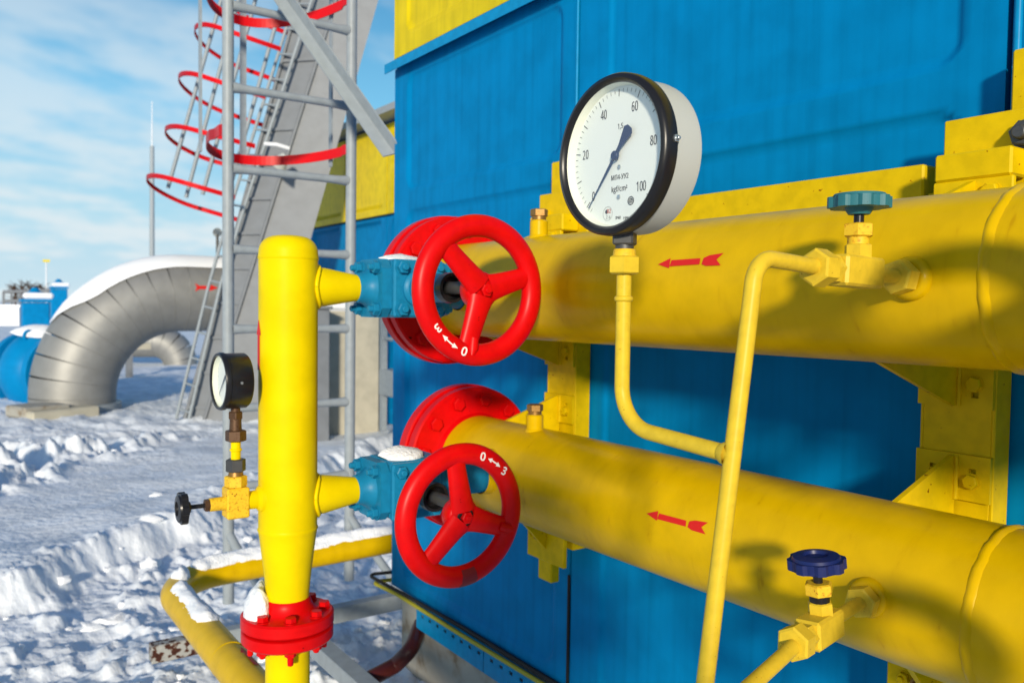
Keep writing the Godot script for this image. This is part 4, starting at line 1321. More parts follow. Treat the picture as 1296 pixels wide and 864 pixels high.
func bent_pipe() -> void:
	var t := thing("low_gas_pipe", "dull yellow pipe with a snowy bend running low behind the standpipe", "pipe", V(0.59, -0.92, -2.7))
	part("body", Shape.new().tube(bent_path(), 0.0445, 40), M["yellow pipe paint"], t)
	part("weld_bead", Shape.new().torus(V(0.5876, -0.868, -2.02), Vector3(0, 0, 1), 0.0442, 0.0022, 48, 8), M["yellow pipe paint"], t)
	var ms := Shape.new()
	for poly in [[Vector2(0, 0.0), Vector2(0.04, 0.013), Vector2(0.04, -0.013)], [Vector2(0.044, 0.007), Vector2(0.12, 0.007), Vector2(0.12, -0.007), Vector2(0.044, -0.007)]]:
		var pp := PackedVector2Array()
		for q in poly:
			pp.append(Vector2(-1.985 + q.x, q.y))
		on_pipe(ms, pp, 0.5875, -0.868, 0.0445, 1.95)
	part("flow_arrow", ms, M["red marking"], t)

# ---------------------------------------------------------------- near caged ladder
func near_ladder() -> void:
	var z := -3.40
	var xl := 0.985
	var xr := 1.515
	var t := thing("caged_ladder", "grey tube ladder with thick red cage hoops by the building corner", "ladder", V(1.25, -1.25, z))
	var gm: Material = M["grey steel paint"]
	for x in [xl, xr]:
		part("rail", Shape.new().cyl(V(x, -1.22, z), V(x + 0.0, 2.6, z), 0.0225, 0.0225, 20), gm, t)
	for k in range(-5, 7):
		var y := 0.545 + 0.3225 * k
		var pts := []
		var rr := []
		for i in 13:
			var f := i / 12.0
			pts.append(V(lerpf(xl + 0.015, xr - 0.015, f), y, z))
			rr.append(0.0165 + 0.006 * pow(absf(f - 0.5) * 2.0, 6.0))
		part("rung", Shape.new().tube(pts, rr, 14, false), gm, t)
	# hoops on the far side
	for y in [0.70, 1.36, 2.02]:
		var s := Shape.new()
		var prev := []
		var n := 48
		var cx := (xl + xr) * 0.5
		for i in n + 1:
			var a := PI * i / n
			var dx := -cos(a)
			var p := Vector3(cx + dx * 0.30 * (1.0 if absf(dx) < 0.98 else 0.95), 0, z - sin(a) * 0.66)
			if i == 0: p = Vector3(xl, 0, z)
			if i == n: p = Vector3(xr, 0, z)
			var b := p + Vector3(0, EYE + y, 0)
			var nrm := Vector3(dx, 0, -sin(a)).normalized()
			var q := [b + Vector3(0, 0.022, 0), b + Vector3(0, -0.022, 0), b + nrm * 0.005 + Vector3(0, -0.022, 0), b + nrm * 0.005 + Vector3(0, 0.022, 0), nrm]
			if i > 0:
				s.quad(prev[0], prev[1], q[1], q[0], -nrm)
				s.quad(prev[3], prev[2], q[2], q[3], nrm)
				s.quad(prev[1], prev[2], q[2], q[1], Vector3.DOWN)
				s.quad(prev[0], prev[3], q[3], q[0], Vector3.UP)
			prev = q
		part("hoop", s, M["hoop red"], t)
	# upright cage strips
	part("cage_strip", Shape.new().box(V(0.955, 1.6, z - 0.30), Vector3(0.008, 1.9, 0.03)), gm, t)
	part("cage_strip", Shape.new().box(V(1.25, 1.6, z - 0.668), Vector3(0.03, 1.9, 0.008)), gm, t)
	part("cage_strip", Shape.new().box(V(1.545, 1.6, z - 0.30), Vector3(0.008, 1.9, 0.03)), gm, t)
	# foot braces
	for x in [xl, xr]:
		part("foot_brace", Shape.new().tube([V(x, -0.93, z), V(x + 0.03, -1.03, z + 0.12), V(x + 0.06, -1.14, z + 0.30), V(x + 0.06, -1.18, z + 0.42)], 0.018, 14), gm, t)
	# slanting strut from the building corner
	var a := V(WALL - 0.01, 0.535, END - 0.02)
	var b := deep(355, 0, 3.2)
	b = a + (b - a) * 1.6
	var d := (b - a).normalized()
	var side := d.cross(Vector3(0, 0, 1)).normalized()
	var s := Shape.new()
	var bas := Basis(d, side, d.cross(side).normalized())
	s.box((a + b) * 0.5, Vector3((b - a).length(), 0.052, 0.005), bas)
	s.box((a + b) * 0.5 + side * 0.0235 - bas.z * 0.026, Vector3((b - a).length(), 0.005, 0.047), bas)
	single("angle_strut", s, gm, "slanting grey angle-iron strut fixed to the blue building's corner", "strut")

func base_frame() -> void:
	var t := thing("base_frame", "grey painted channel beams with one rusted end under the ladder", "frame", V(1.1, -1.3, -2.98))
	part("cross_beam", Shape.new().box(V(1.20, -1.195, -2.985), Vector3(0.86, 0.062, 0.05), Basis(), 0.003), M["grey steel paint"], t)
	part("beam_end", Shape.new().box(V(0.685, -1.195, -2.985), Vector3(0.168, 0.062, 0.05), Basis(), 0.003), M["rusted grey paint"], t)
	part("long_beam", Shape.new().box(V(1.11, -1.205, -2.40), Vector3(0.065, 0.055, 1.10), Basis(), 0.003), M["grey steel paint"], t)
	# brown drain stub from the plinth
	var p := [V(1.40, -1.10, -2.52), on_y(520, 822, -1.13), on_y(500, 842, -1.19), on_y(462, 862, -1.21)]
	single("drain_pipe", Shape.new().tube(route(p, 0.03, 6), 0.026, 18), M["brown pipe paint"], "short dark brown pipe stub bending out at the foot of the plinth", "pipe")

# ---------------------------------------------------------------- far mast leg with its ladder
func mast_leg() -> void:
	var D := 8.9
	var t := thing("mast_leg", "massive slanting grey box-section leg beyond the near ladder", "mast leg", Vector3(2.7, 0, -8.9))
	# front face corners in the picture, at the leg's own distance
	var fl0 := deep(258, 545, D)
	var fl1 := deep(447, -60, D)
	var fr0 := deep(326, 545, D)
	var fr1 := deep(496, -60, D)
	fl1 += (fl1 - fl0) * 0.25
	fr1 += (fr1 - fr0) * 0.25
	fl0.y = 0.0
	fr0.y = 0.0
	var back := Vector3(-0.62, 0, -0.70) * 0.26
	var back1 := Vector3(-0.62, 0, -0.70) * 0.60
	var s := Shape.new()
	var q := [fl0, fr0, fr1, fl1]
	var nf := (fr0 - fl0).cross(fl1 - fl0).normalized()
	if nf.dot(eye() - fl0) < 0: nf = -nf
	s.quad(q[0], q[1], q[2], q[3], nf)
	s.quad(q[0] + back, q[1] + back, q[2] + back1, q[3] + back1, -nf)
	var nl := (fl1 - fl0).cross(back).normalized()
	if nl.dot(fl0 - fr0) < 0: nl = -nl
	s.quad(q[0], q[3], q[3] + back1, q[0] + back, nl)
	s.quad(q[1], q[2], q[2] + back1, q[1] + back, -nl)
	part("box_beam", s, M["grey leg paint"], t)
	# stiffener ribs across the narrow flank
	for k in 17:
		var f := (k + 0.5) / 17.0
		var p := fl0.lerp(fl1, f)
		var bk := back.lerp(back1, f)
		part("rib", Shape.new().box(p + bk * 0.5 + nl * 0.012, Vector3(bk.length() * 0.98, 0.03, 0.03), Basis(back.normalized(), (fl1 - fl0).normalized(), back.normalized().cross((fl1 - fl0).normalized())).orthonormalized()), M["grey leg paint"], t)
	# flanged edges of the flank
	for e in [0.02, 0.98]:
		part("flank_flange", Shape.new().tube([fl0 + back * e + nl * 0.02, fl1 + back1 * e + nl * 0.02], 0.022, 4), M["grey leg paint"], t)
	# slanting ladder with thin hoops
	var l := thing("slanting_ladder", "thin grey ladder with narrow red hoops leaning along the slanting leg", "ladder", on_y(228, 537, -1.28))
	var dl := 9.0
	var lp := [deep(221, 536, dl), deep(262, 368, dl), deep(295, 251, dl), deep(361, 39, dl), deep(385, -40, dl)]
	var rp := [deep(236, 542, dl - 0.15), deep(279, 360, dl - 0.15), deep(311, 256, dl - 0.15), deep(382, 39, dl - 0.15), deep(407, -40, dl - 0.15)]
	part("rail", Shape.new().tube(lp, 0.018, 8), M["grey steel paint"], l)
	part("rail", Shape.new().tube(rp, 0.018, 8), M["grey steel paint"], l)
	var along := func(pp: Array, f: float) -> Vector3:
		var tot := 0.0
		for i in pp.size() - 1: tot += (pp[i + 1] - pp[i]).length()
		var w := f * tot
		for i in pp.size() - 1:
			var ll: float = (pp[i + 1] - pp[i]).length()
			if w <= ll: return pp[i].lerp(pp[i + 1], w / ll)
			w -= ll
		return pp[-1]
	for k in 18:
		var f := (k + 0.6) / 18.0
		part("rung", Shape.new().tube([along.call(lp, f), along.call(rp, f)], 0.013, 6), M["grey steel paint"], l)
	# hoops: level rings seen from below; [left x, left y, end x, end y]
	var heights := [[188, 232, 311, 268, 20], [211, 172, 336, 206, 18], [228, 106, 348, 146, 16], [248, 46, 367, 88, 14], [268, -16, 386, 28, 12]]
	for h in heights:
		var a := deep(h[0], h[1], dl + 0.1)
		var b := deep(h[2], h[3], dl - 0.1)
		var c := (a + b) * 0.5
		var u := (b - a) * 0.5
		# U-shaped hoop square to the slanting ladder: one leg nearer and higher than the other
		var w := cam_basis.y * (11.0 / FOCAL * dl) + cam_basis.z * 0.36
		var ring := []
		for k in 41:
			var f := k / 40.0
			if f < 0.22:
				ring.append(c + w + u * lerpf(1.0, -0.25, f / 0.22))
			elif f > 0.78:
				ring.append(c - w + u * lerpf(-0.25, 0.86, (f - 0.78) / 0.22))
			else:
				var q2 := PI * (f - 0.22) / 0.56
				ring.append(c + w * cos(q2) + u * (-0.25 - 0.75 * sin(q2)))
		var hs := Shape.new()
		for k in 40:
			var p0: Vector3 = ring[k]
			var p1: Vector3 = ring[k + 1]
			var nn := ((p0 + p1) * 0.5 - c).normalized()
			var hh := Vector3(0, 0.024, 0)
			hs.quad(p0 + hh, p1 + hh, p1 - hh, p0 - hh, nn)
			hs.quad(p0 + hh - nn * 0.012, p1 + hh - nn * 0.012, p1 - hh - nn * 0.012, p0 - hh - nn * 0.012, -nn)
			hs.quad(p0 - hh, p1 - hh, p1 - hh - nn * 0.012, p0 - hh - nn * 0.012, Vector3.DOWN)
			hs.quad(p0 + hh, p1 + hh, p1 + hh - nn * 0.012, p0 + hh - nn * 0.012, Vector3.UP)
		part("hoop", hs, M["hoop red"], l)
	for st in [[235, 250, 309, -30], [256, 246, 331, -30], [212, 238, 288, -30], [284, 262, 360, -10]]:
		part("cage_strip", Shape.new().tube([deep(st[0], st[1], dl), deep(st[2], st[3], dl)], 0.022, 6), M["grey steel paint"], l)
	# hooded lamp and bracket on the leg
	var lm := thing("hooded_lamp", "small hooded lamp on a short arm fixed to the slanting leg", "lamp", deep(352, 198, D - 0.3))
	part("arm", Shape.new().tube([deep(335, 182, D - 0.3), deep(350, 183, D - 0.35), deep(366, 188, D - 0.3)], 0.022, 8), M["white render"], lm)
	part("hood", Shape.new().lathe(deep(349, 212, D - 0.35), (deep(362, 196, D - 0.35) - deep(349, 212, D - 0.35)), [Vector2(0.12, 0.0), Vector2(0.08, 0.06), Vector2(0.04, 0.16), Vector2(0, 0.17)], 20), M["case grey"], lm)

# ---------------------------------------------------------------- silver pipes in the distance
func elbow_jacket(t: Node3D, path: Array, r: float, segs: Array) -> void:
	# one mesh per sheet-metal segment, each lapping a little over the next
	for i in segs.size() - 1:
		var pts := []
		var rr := []
		for k in range(segs[i], segs[i + 1] + 1):
			pts.append(path[k])
		var m := pts.size()
		for k in m:
			rr.append(r + 0.0022 * (1.0 - float(k) / maxf(m - 1, 1)))
		var js := Shape.new().tube(pts, r, 48, false)
		js.torus(pts[0], (pts[1] - pts[0]).normalized(), r, 0.0045, 48, 6)
		part("jacket_segment", js, M["silver jacket"], t)

func silver_pipes() -> void:
	var r := 0.46
	var base := Vector3(1.36, 0, -10.9)
	var top := Vector3(1.36, EYE + 0.115, -10.9)
	var t := thing("silver_pipe", "big silver-jacketed pipe elbow topped with snow", "pipe", base)
	var pts := [Vector3(1.36, 0.04, -10.9), Vector3(1.36, 0.12, -10.9)]
	var bend := arc(Vector3(1.36, 0, -10.9), top, Vector3(4, EYE + 0.115, -10.9), 1.22, 30)
	pts.append_array(bend)
	var straight := [1.9, 2.5, 3.1, 4.0]
	for x in straight:
		pts.append(Vector3(base.x + x - 0.45, EYE + 0.115, -10.9))
	elbow_jacket(t, pts, r, [0, 2, 5, 8, 11, 14, 17, 20, 23, 26, 29, 32, 33, 34, 35, 36])
	part("base_ring", Shape.new().lathe(Vector3(1.36, 0.0, -10.9), Vector3.UP, [Vector2(0.52, 0.04), Vector2(0.52, 0.12), Vector2(0.44, 0.13)], 40), M["grey steel paint"], t)
	part("support_block", Shape.new().box(Vector3(1.15, 0.06, -10.25), Vector3(0.75, 0.16, 0.3), Basis(Vector3.UP, 0.4), 0.02), M["beige render"], t)
	part("support_block", Shape.new().box(Vector3(0.95, 0.12, -10.35), Vector3(0.5, 0.12, 0.4), Basis(Vector3.UP, 0.4), 0.02), M["concrete"], t)
	# red arrow on the straight run, built from three plates
	var d := deep(272, 358, 10.3)
	var ms := Shape.new()
	ms.prism(PackedVector2Array([Vector2(0.12, 0), Vector2(0.0, 0.05), Vector2(0.0, 0.02), Vector2(-0.1, 0.02), Vector2(-0.15, 0.05), Vector2(-0.13, 0.0), Vector2(-0.15, -0.05), Vector2(-0.1, -0.02), Vector2(0.0, -0.02), Vector2(0.0, -0.05)]), Vector3(2.78, EYE + 0.20, -10.9 + r * 0.992), Vector3.RIGHT, Vector3.UP, Vector3(0, 0, 0.004))
	part("flow_arrow", ms, M["red marking"], t)
	# steel support frame beside the foot
	var f := thing("pipe_stand", "dark steel stand under the far silver elbow", "stand", deep(163, 470, 14.0))
	part("leg", Shape.new().box(deep(163, 465, 14.0), Vector3(0.10, 0.5, 0.10)), M["grey leg paint"], f)
	part("shelf", Shape.new().box(deep(160, 438, 14.0), Vector3(0.7, 0.10, 0.3)), M["beige render"], f)
	# small gauge standing on the pipe
	var gq := Vector3(2.98, EYE + 0.115 + r, -10.75)
	var sg := thing("pressure_gauge", "tiny round gauge on a thin stem above the silver pipe", "gauge", gq)
	part("stem", Shape.new().cyl(gq, gq + Vector3(0, 0.30, 0), 0.018, 0.018, 10), M["dark steel"], sg)
	part("dial", Shape.new().lathe(gq + Vector3(0, 0.33, 0.0), Vector3(-0.2, 0, 1).normalized(), [Vector2(0, -0.04), Vector2(0.055, -0.04), Vector2(0.055, 0.01), Vector2(0.045, 0.012), Vector2(0.043, 0.004), Vector2(0, 0.004)], 24), M["case grey"], sg)
	# second elbow farther back
	var r2 := 0.33
	var o := on_y(228, 462, -1.28)
	o.y = 0.0
	var topy := EYE - 0.78
	var t2 := thing("silver_pipe", "smaller silver pipe elbow dropping into the snow behind the big one", "pipe", o)
	var p2 := [o + Vector3(0, -0.2, 0)]
	var up := Vector3(o.x, topy, o.z)
	p2.append_array(arc(o + Vector3(0, -0.6, 0), up, up + Vector3(-4, 0, -1.5), 0.5, 14))
	p2.append(up + Vector3(-2.2, 0, -0.82))
	elbow_jacket(t2, p2, r2, [0, 3, 6, 9, 12, 15, 16])

func far_things() -> void:
	# blue ball valve next to the silver elbow
	var c := deep(56, 470, 10.7)
	var t := thing("ball_valve", "large round blue valve body with snow on top beside the silver elbow", "valve", Vector3(c.x, 0, c.z))
	var ax := Vector3(0.45, 0, 0.89)
	var prof := []
	for k in 13:
		var a := PI * (k / 12.0) - PI * 0.5
		prof.append(Vector2(0.32 + 0.22 * cos(a), 0.30 * sin(a)))
	var b := part("body", Shape.new().lathe(c, ax, prof, 40, false, 60.0), M["equipment blue paint"], t)
	for e in [-0.36, 0.36]:
		part("flange", Shape.new().lathe(c + ax * e, ax, [Vector2(0, -0.05), Vector2(0.50, -0.05), Vector2(0.50, 0.05), Vector2(0, 0.05)], 40), M["equipment blue paint"], t)
	part("foot", Shape.new().box(Vector3(c.x, 0.10, c.z), Vector3(0.5, 0.24, 0.4)), M["equipment blue paint"], t)
	part("lug", Shape.new().torus(deep(36, 425, 10.4), Vector3(0.5, 0, 1).normalized(), 0.06, 0.022, 20, 8), M["equipment blue paint"], t)
	part("red_flange", Shape.new().lathe(deep(2, 458, 11.2), Vector3(1, 0, 0.2).normalized(), [Vector2(0, -0.4), Vector2(0.27, -0.4), Vector2(0.27, 0.16), Vector2(0, 0.16)], 36), M["dark red paint"], t)
	# blue equipment housings
	var k := 0
	for h in [[44, 383, 412, 15, 16.0, "low blue equipment housing with a snowy roof beyond the silver elbow"], [74, 366, 408, 9, 24.0, "narrow blue equipment housing with a snowy roof beside the white shed"]]:
		var d: float = h[4]
		var p := deep(h[0], h[2], d)
		var wtop := deep(h[0], h[1], d)
		var w: float = h[3] * 2.0 / FOCAL * d
		var hh := wtop.y
		var hb := thing("equipment_housing", h[5], "housing", Vector3(p.x, 0, p.z))
		part("wall", Shape.new().box(Vector3(p.x, hh * 0.5, p.z), Vector3(w, hh, w), Basis(), 0.02), M["equipment blue paint"], hb)
		part("roof", Shape.new().box(Vector3(p.x, hh + 0.04, p.z), Vector3(w * 1.1, 0.06, w * 1.1)), M["equipment blue paint"], hb)
		part("turret", Shape.new().lathe(Vector3(p.x, hh + 0.07, p.z), Vector3.UP, [Vector2(0.16, 0), Vector2(0.16, 0.12), Vector2(0.10, 0.15), Vector2(0.05, 0.22), Vector2(0, 0.23)], 16), M["equipment blue paint"], hb)
		var sn := Shape.new()
		sn.box(Vector3(p.x + 0.05, hh + 0.13, p.z), Vector3(w * 1.08, 0.12, w * 1.08), Basis(), 0.05)
		single("roof_snow", sn, M["snow cap"], "snow lying on the roof of the " + ("low" if k == 0 else "narrow") + " blue housing", "snow")
		k += 1
	# white shed and long rack
	var ws := deep(12, 395, 45.0)
	var sh := thing("white_shed", "small white shed with a snowy flat roof at the far fence", "shed", Vector3(ws.x, 0, ws.z))
	part("wall", Shape.new().box(Vector3(ws.x, 0.5, ws.z), Vector3(1.7, 1.0, 1.7), Basis(Vector3.UP, -0.5)), M["white render"], sh)
	part("roof", Shape.new().box(Vector3(ws.x, 1.06, ws.z), Vector3(1.9, 0.12, 1.9), Basis(Vector3.UP, -0.5)), M["snow cap"], sh)
	var fr := thing("pipe_rack", "long grey pipe rack on posts across the far yard", "rack", deep(20, 384, 45.0))
	var a := deep(4, 381, 45.0)
	var a2 := deep(66, 379, 45.0)
	for dy in [0.0, 0.5]:
		part("beam", Shape.new().tube([a + Vector3(0, dy, 0), a2 + Vector3(0, dy, 0)], 0.09, 8), M["grey leg paint"], fr)
	for i in 7:
		var p := a.lerp(a2, i / 6.0)
		part("post", Shape.new().box(Vector3(p.x, p.y * 0.5 + 0.25, p.z), Vector3(0.12, p.y + 0.5, 0.12)), M["grey leg paint"], fr)
	# far bare trees: a dim line of trunks and twigs
	for i in 6:
		var p := deep(18 + i * 9.0, 378, 90.0)
		tree(Vector3(p.x, 0, p.z), 3.2 + 0.7 * noise.get_noise_1d(i * 7.0), i)
	# masts
	var m1 := on_y(192, 412, -1.28)
	var m1t := deep(192, 165, (m1 - eye()).dot(-cam_basis.z))
	var ms := thing("antenna_mast", "tall thin grey antenna mast with a whip above the silver pipe", "mast", m1)
	part("pole", Shape.new().cyl(m1, m1.lerp(m1t, 0.92), 0.16, 0.12, 12), M["grey steel paint"], ms)
	part("whip", Shape.new().cyl(m1.lerp(m1t, 0.9), m1.lerp(m1t, 1.15), 0.04, 0.02, 8), M["white render"], ms)
	var m2 := deep(58, 392, 60.0)
	m2.y = 0.0
	var m2t := deep(58, 330, 60.0)
	var my := thing("lamp_mast", "thin pale yellow lamp mast in the far yard", "mast", m2)
	part("pole", Shape.new().cyl(m2, m2t, 0.06, 0.04, 8), M["white render"], my)
	part("head", Shape.new().box(m2t, Vector3(0.45, 0.16, 0.2)), M["yellow column paint"], my)

func tree(at: Vector3, h: float, k: int) -> void:
	var t := thing("bare_tree", "dim leafless tree on the horizon behind the far yard", "tree", at, "leafless trees on the horizon")
	var s := Shape.new()
	s.tube([at, at + Vector3(0.1, h * 0.5, 0), at + Vector3(0, h, 0.1)], [0.14, 0.09, 0.02], 6)
	part("trunk", s, M["brown stem"], t)
	var c := Shape.new()
	var rg := RandomNumberGenerator.new()
	rg.seed = 60 + k
	for i in 46:
		var b := at + Vector3(0, h * rg.randf_range(0.35, 0.9), 0)
		var e := b + Vector3(rg.randf_range(-1, 1), rg.randf_range(0.2, 0.9), rg.randf_range(-1, 1)) * h * 0.32
		c.tube([b, b.lerp(e, 0.5) + Vector3(0, 0.08, 0), e], [0.05, 0.035, 0.012], 4, false)
	part("crown", c, M["brown stem"], t)

# ---------------------------------------------------------------- snow lying on things
func snow_on(path: Array, width: Array, height: Array, lift: float, label: String, off: float) -> void:
	# a bank of snow along a path: half-round section with an uneven outline
	var s := Shape.new()
	var seg := 12
	var n := path.size()
	var rings := []
	for i in n:
		var tdir: Vector3 = (path[mini(i + 1, n - 1)] - path[maxi(i - 1, 0)]).normalized()
		var side := tdir.cross(Vector3.UP).normalized()
		var row := []
		for k in seg + 1:
			var a := PI * k / seg
			var wob: float = 1.0 + 0.28 * noise.get_noise_3d(path[i].x * 9.0 + off, a * 1.1, path[i].z * 9.0) + 0.12 * noise.get_noise_3d(path[i].x * 30.0, a * 3.0 + off, path[i].z * 30.0)
			row.append(path[i] + side * cos(a) * width[i] * wob + Vector3.UP * (lift - (0.30 * width[i] * absf(cos(a))) + sin(a) * height[i] * wob))
		rings.append(row)
	var nrm := func(i: int, k: int) -> Vector3:
		var du: Vector3 = rings[mini(i + 1, n - 1)][k] - rings[maxi(i - 1, 0)][k]
		var dv: Vector3 = rings[i][mini(k + 1, seg)] - rings[i][maxi(k - 1, 0)]
		var q := du.cross(dv).normalized()
		if q.dot(rings[i][k] - path[i] - Vector3.UP * (lift * 0.6)) < 0.0: q = -q
		return q
	for i in n - 1:
		for k in seg:
			s.quadn(rings[i][k], rings[i][k + 1], rings[i + 1][k + 1], rings[i + 1][k], nrm.call(i, k), nrm.call(i, k + 1), nrm.call(i + 1, k + 1), nrm.call(i + 1, k))
	for e in [0, n - 1]:
		var c: Vector3 = path[e] + Vector3.UP * lift * 0.8
		for k in seg:
			var d: Vector3 = (path[e] - path[1 if e == 0 else n - 2]).normalized()
			s.tri(c, rings[e][k], rings[e][k + 1], d, d, d)
	single("snow_patch", s, M["snow cap"], label, "snow", "snow lying on the pipework")

func bank(path: Array, w: float, h: float, lift: float, label: String, off: float) -> void:
	var fine := []
	for i in path.size() - 1:
		var st: int = maxi(2, int((path[i + 1] - path[i]).length() / (w * 0.28)))
		for k in st:
			fine.append(path[i].lerp(path[i + 1], float(k) / st))
	fine.append(path[-1])
	var ws := []
	var hs := []
	for i in fine.size():
		var f := float(i) / (fine.size() - 1)
		var e := pow(clampf(minf(f, 1.0 - f) * fine.size() / 4.0, 0.0, 1.0), 0.5)
		ws.append(maxf(w * e, 0.002))
		hs.append(maxf(h * e, 0.001))
	snow_on(fine, ws, hs, lift, label, off)

func snow_patches() -> void:
	# bend of the low pipe
	var far := []
	var near := []
	for p in bent_path():
		if p.z < -2.60 and p.x > 0.70 and p.x < 1.8: far.append(p)
	far.append(V(0.72, -0.868, -2.712))
	bank([V(1.80, -0.868, -2.76), V(1.2, -0.868, -2.738), V(0.80, -0.868, -2.722), V(0.71, -0.868, -2.705), V(0.655, -0.868, -2.67)], 0.032, 0.026, 0.037, "ridge of snow lying along the far run of the low yellow pipe", 1.0)
	bank([V(0.640, -0.868, -2.655), V(0.612, -0.868, -2.615), V(0.600, -0.868, -2.57)], 0.026, 0.030, 0.040, "small lump of snow on the bend of the low yellow pipe", 5.0)
	bank([V(0.590, -0.868, -2.54), V(0.588, -0.868, -2.48), V(0.588, -0.868, -2.34), V(0.588, -0.868, -2.18)], 0.030, 0.026, 0.036, "thick strip of snow on the near run of the low yellow pipe", 9.0)
	# flange of the standpipe
	var ring := []
	for k in 9:
		var a := deg_to_rad(lerpf(150.0, 250.0, k / 8.0))
		ring.append(V(0.558 + cos(a) * 0.058, -0.588, -1.537 + sin(a) * 0.058))
	bank(ring, 0.024, 0.052, 0.002, "clump of snow against the neck of the red flange", 3.0)
	ring = []
	for k in 5:
		var a := deg_to_rad(lerpf(-60.0, -30.0, k / 4.0))
		ring.append(V(0.558 + cos(a) * 0.058, -0.588, -1.537 + sin(a) * 0.058))
	bank(ring, 0.014, 0.026, 0.002, "tiny lump of snow on the rear edge of the red flange", 4.0)
	# tops of the valves
	bank([V(0.750, 0.094, -1.545), V(0.80, 0.094, -1.545), V(0.85, 0.094, -1.545)], 0.045, 0.012, 0.004, "thin film of snow on top of the upper teal valve", 6.0)
	bank([V(0.748, -0.313, -1.537), V(0.77, -0.313, -1.537), V(0.81, -0.313, -1.53), V(0.848, -0.313, -1.533)], 0.045, 0.018, 0.008, "rounded pad of snow on top of the lower teal valve", 7.0)
	# on the big silver elbow
	var pts := []
	var top := EYE + 0.115
	for k in 13:
		var a := deg_to_rad(lerpf(30.0, 90.0, k / 12.0))
		var c := Vector3(1.36 + 1.22, top - 1.22, -10.9)
		pts.append(c + Vector3(-cos(a), sin(a), 0) * 1.22)
	pts.append(Vector3(3.3, top, -10.9))
	pts.append(Vector3(3.98, top, -10.9))
	var s := Shape.new()
	var rows := []
	for i in pts.size():
		var tdir: Vector3 = (pts[mini(i + 1, pts.size() - 1)] - pts[maxi(i - 1, 0)]).normalized()
		var outw := Vector3(-tdir.y, tdir.x, 0)
		var row := []
		for k in 13:
			var a := lerpf(-0.8, 0.8, k / 12.0) * smoothstep(-1.0, 4.0, float(i))
			var th := 0.022 * cos(a * 1.6) * (1.0 + 0.3 * noise.get_noise_2d(pts[i].x * 3.0, a * 3.0)) * smoothstep(-0.5, 3.0, float(i)) + 0.008
			row.append(pts[i] + (outw * cos(a) + Vector3(0, 0, 1) * sin(a)) * (0.466 + th))
		rows.append([row, outw])
	for i in pts.size() - 1:
		for k in 12:
			var q := [rows[i][0][k], rows[i][0][k + 1], rows[i + 1][0][k + 1], rows[i + 1][0][k]]
			s.quadn(q[0], q[1], q[2], q[3], (q[0] - pts[i]).normalized(), (q[1] - pts[i]).normalized(), (q[2] - pts[i + 1]).normalized(), (q[3] - pts[i + 1]).normalized())
	single("snow_patch", s, M["snow cap"], "smooth blanket of snow along the top of the silver elbow", "snow", "snow lying on the pipework")
	var cv := deep(52, 420, 10.6)
	bank([cv + Vector3(-0.35, 0, 0), cv, cv + Vector3(0.3, 0.02, 0)], 0.22, 0.10, 0.0, "heap of snow on the blue valve body", 8.0)

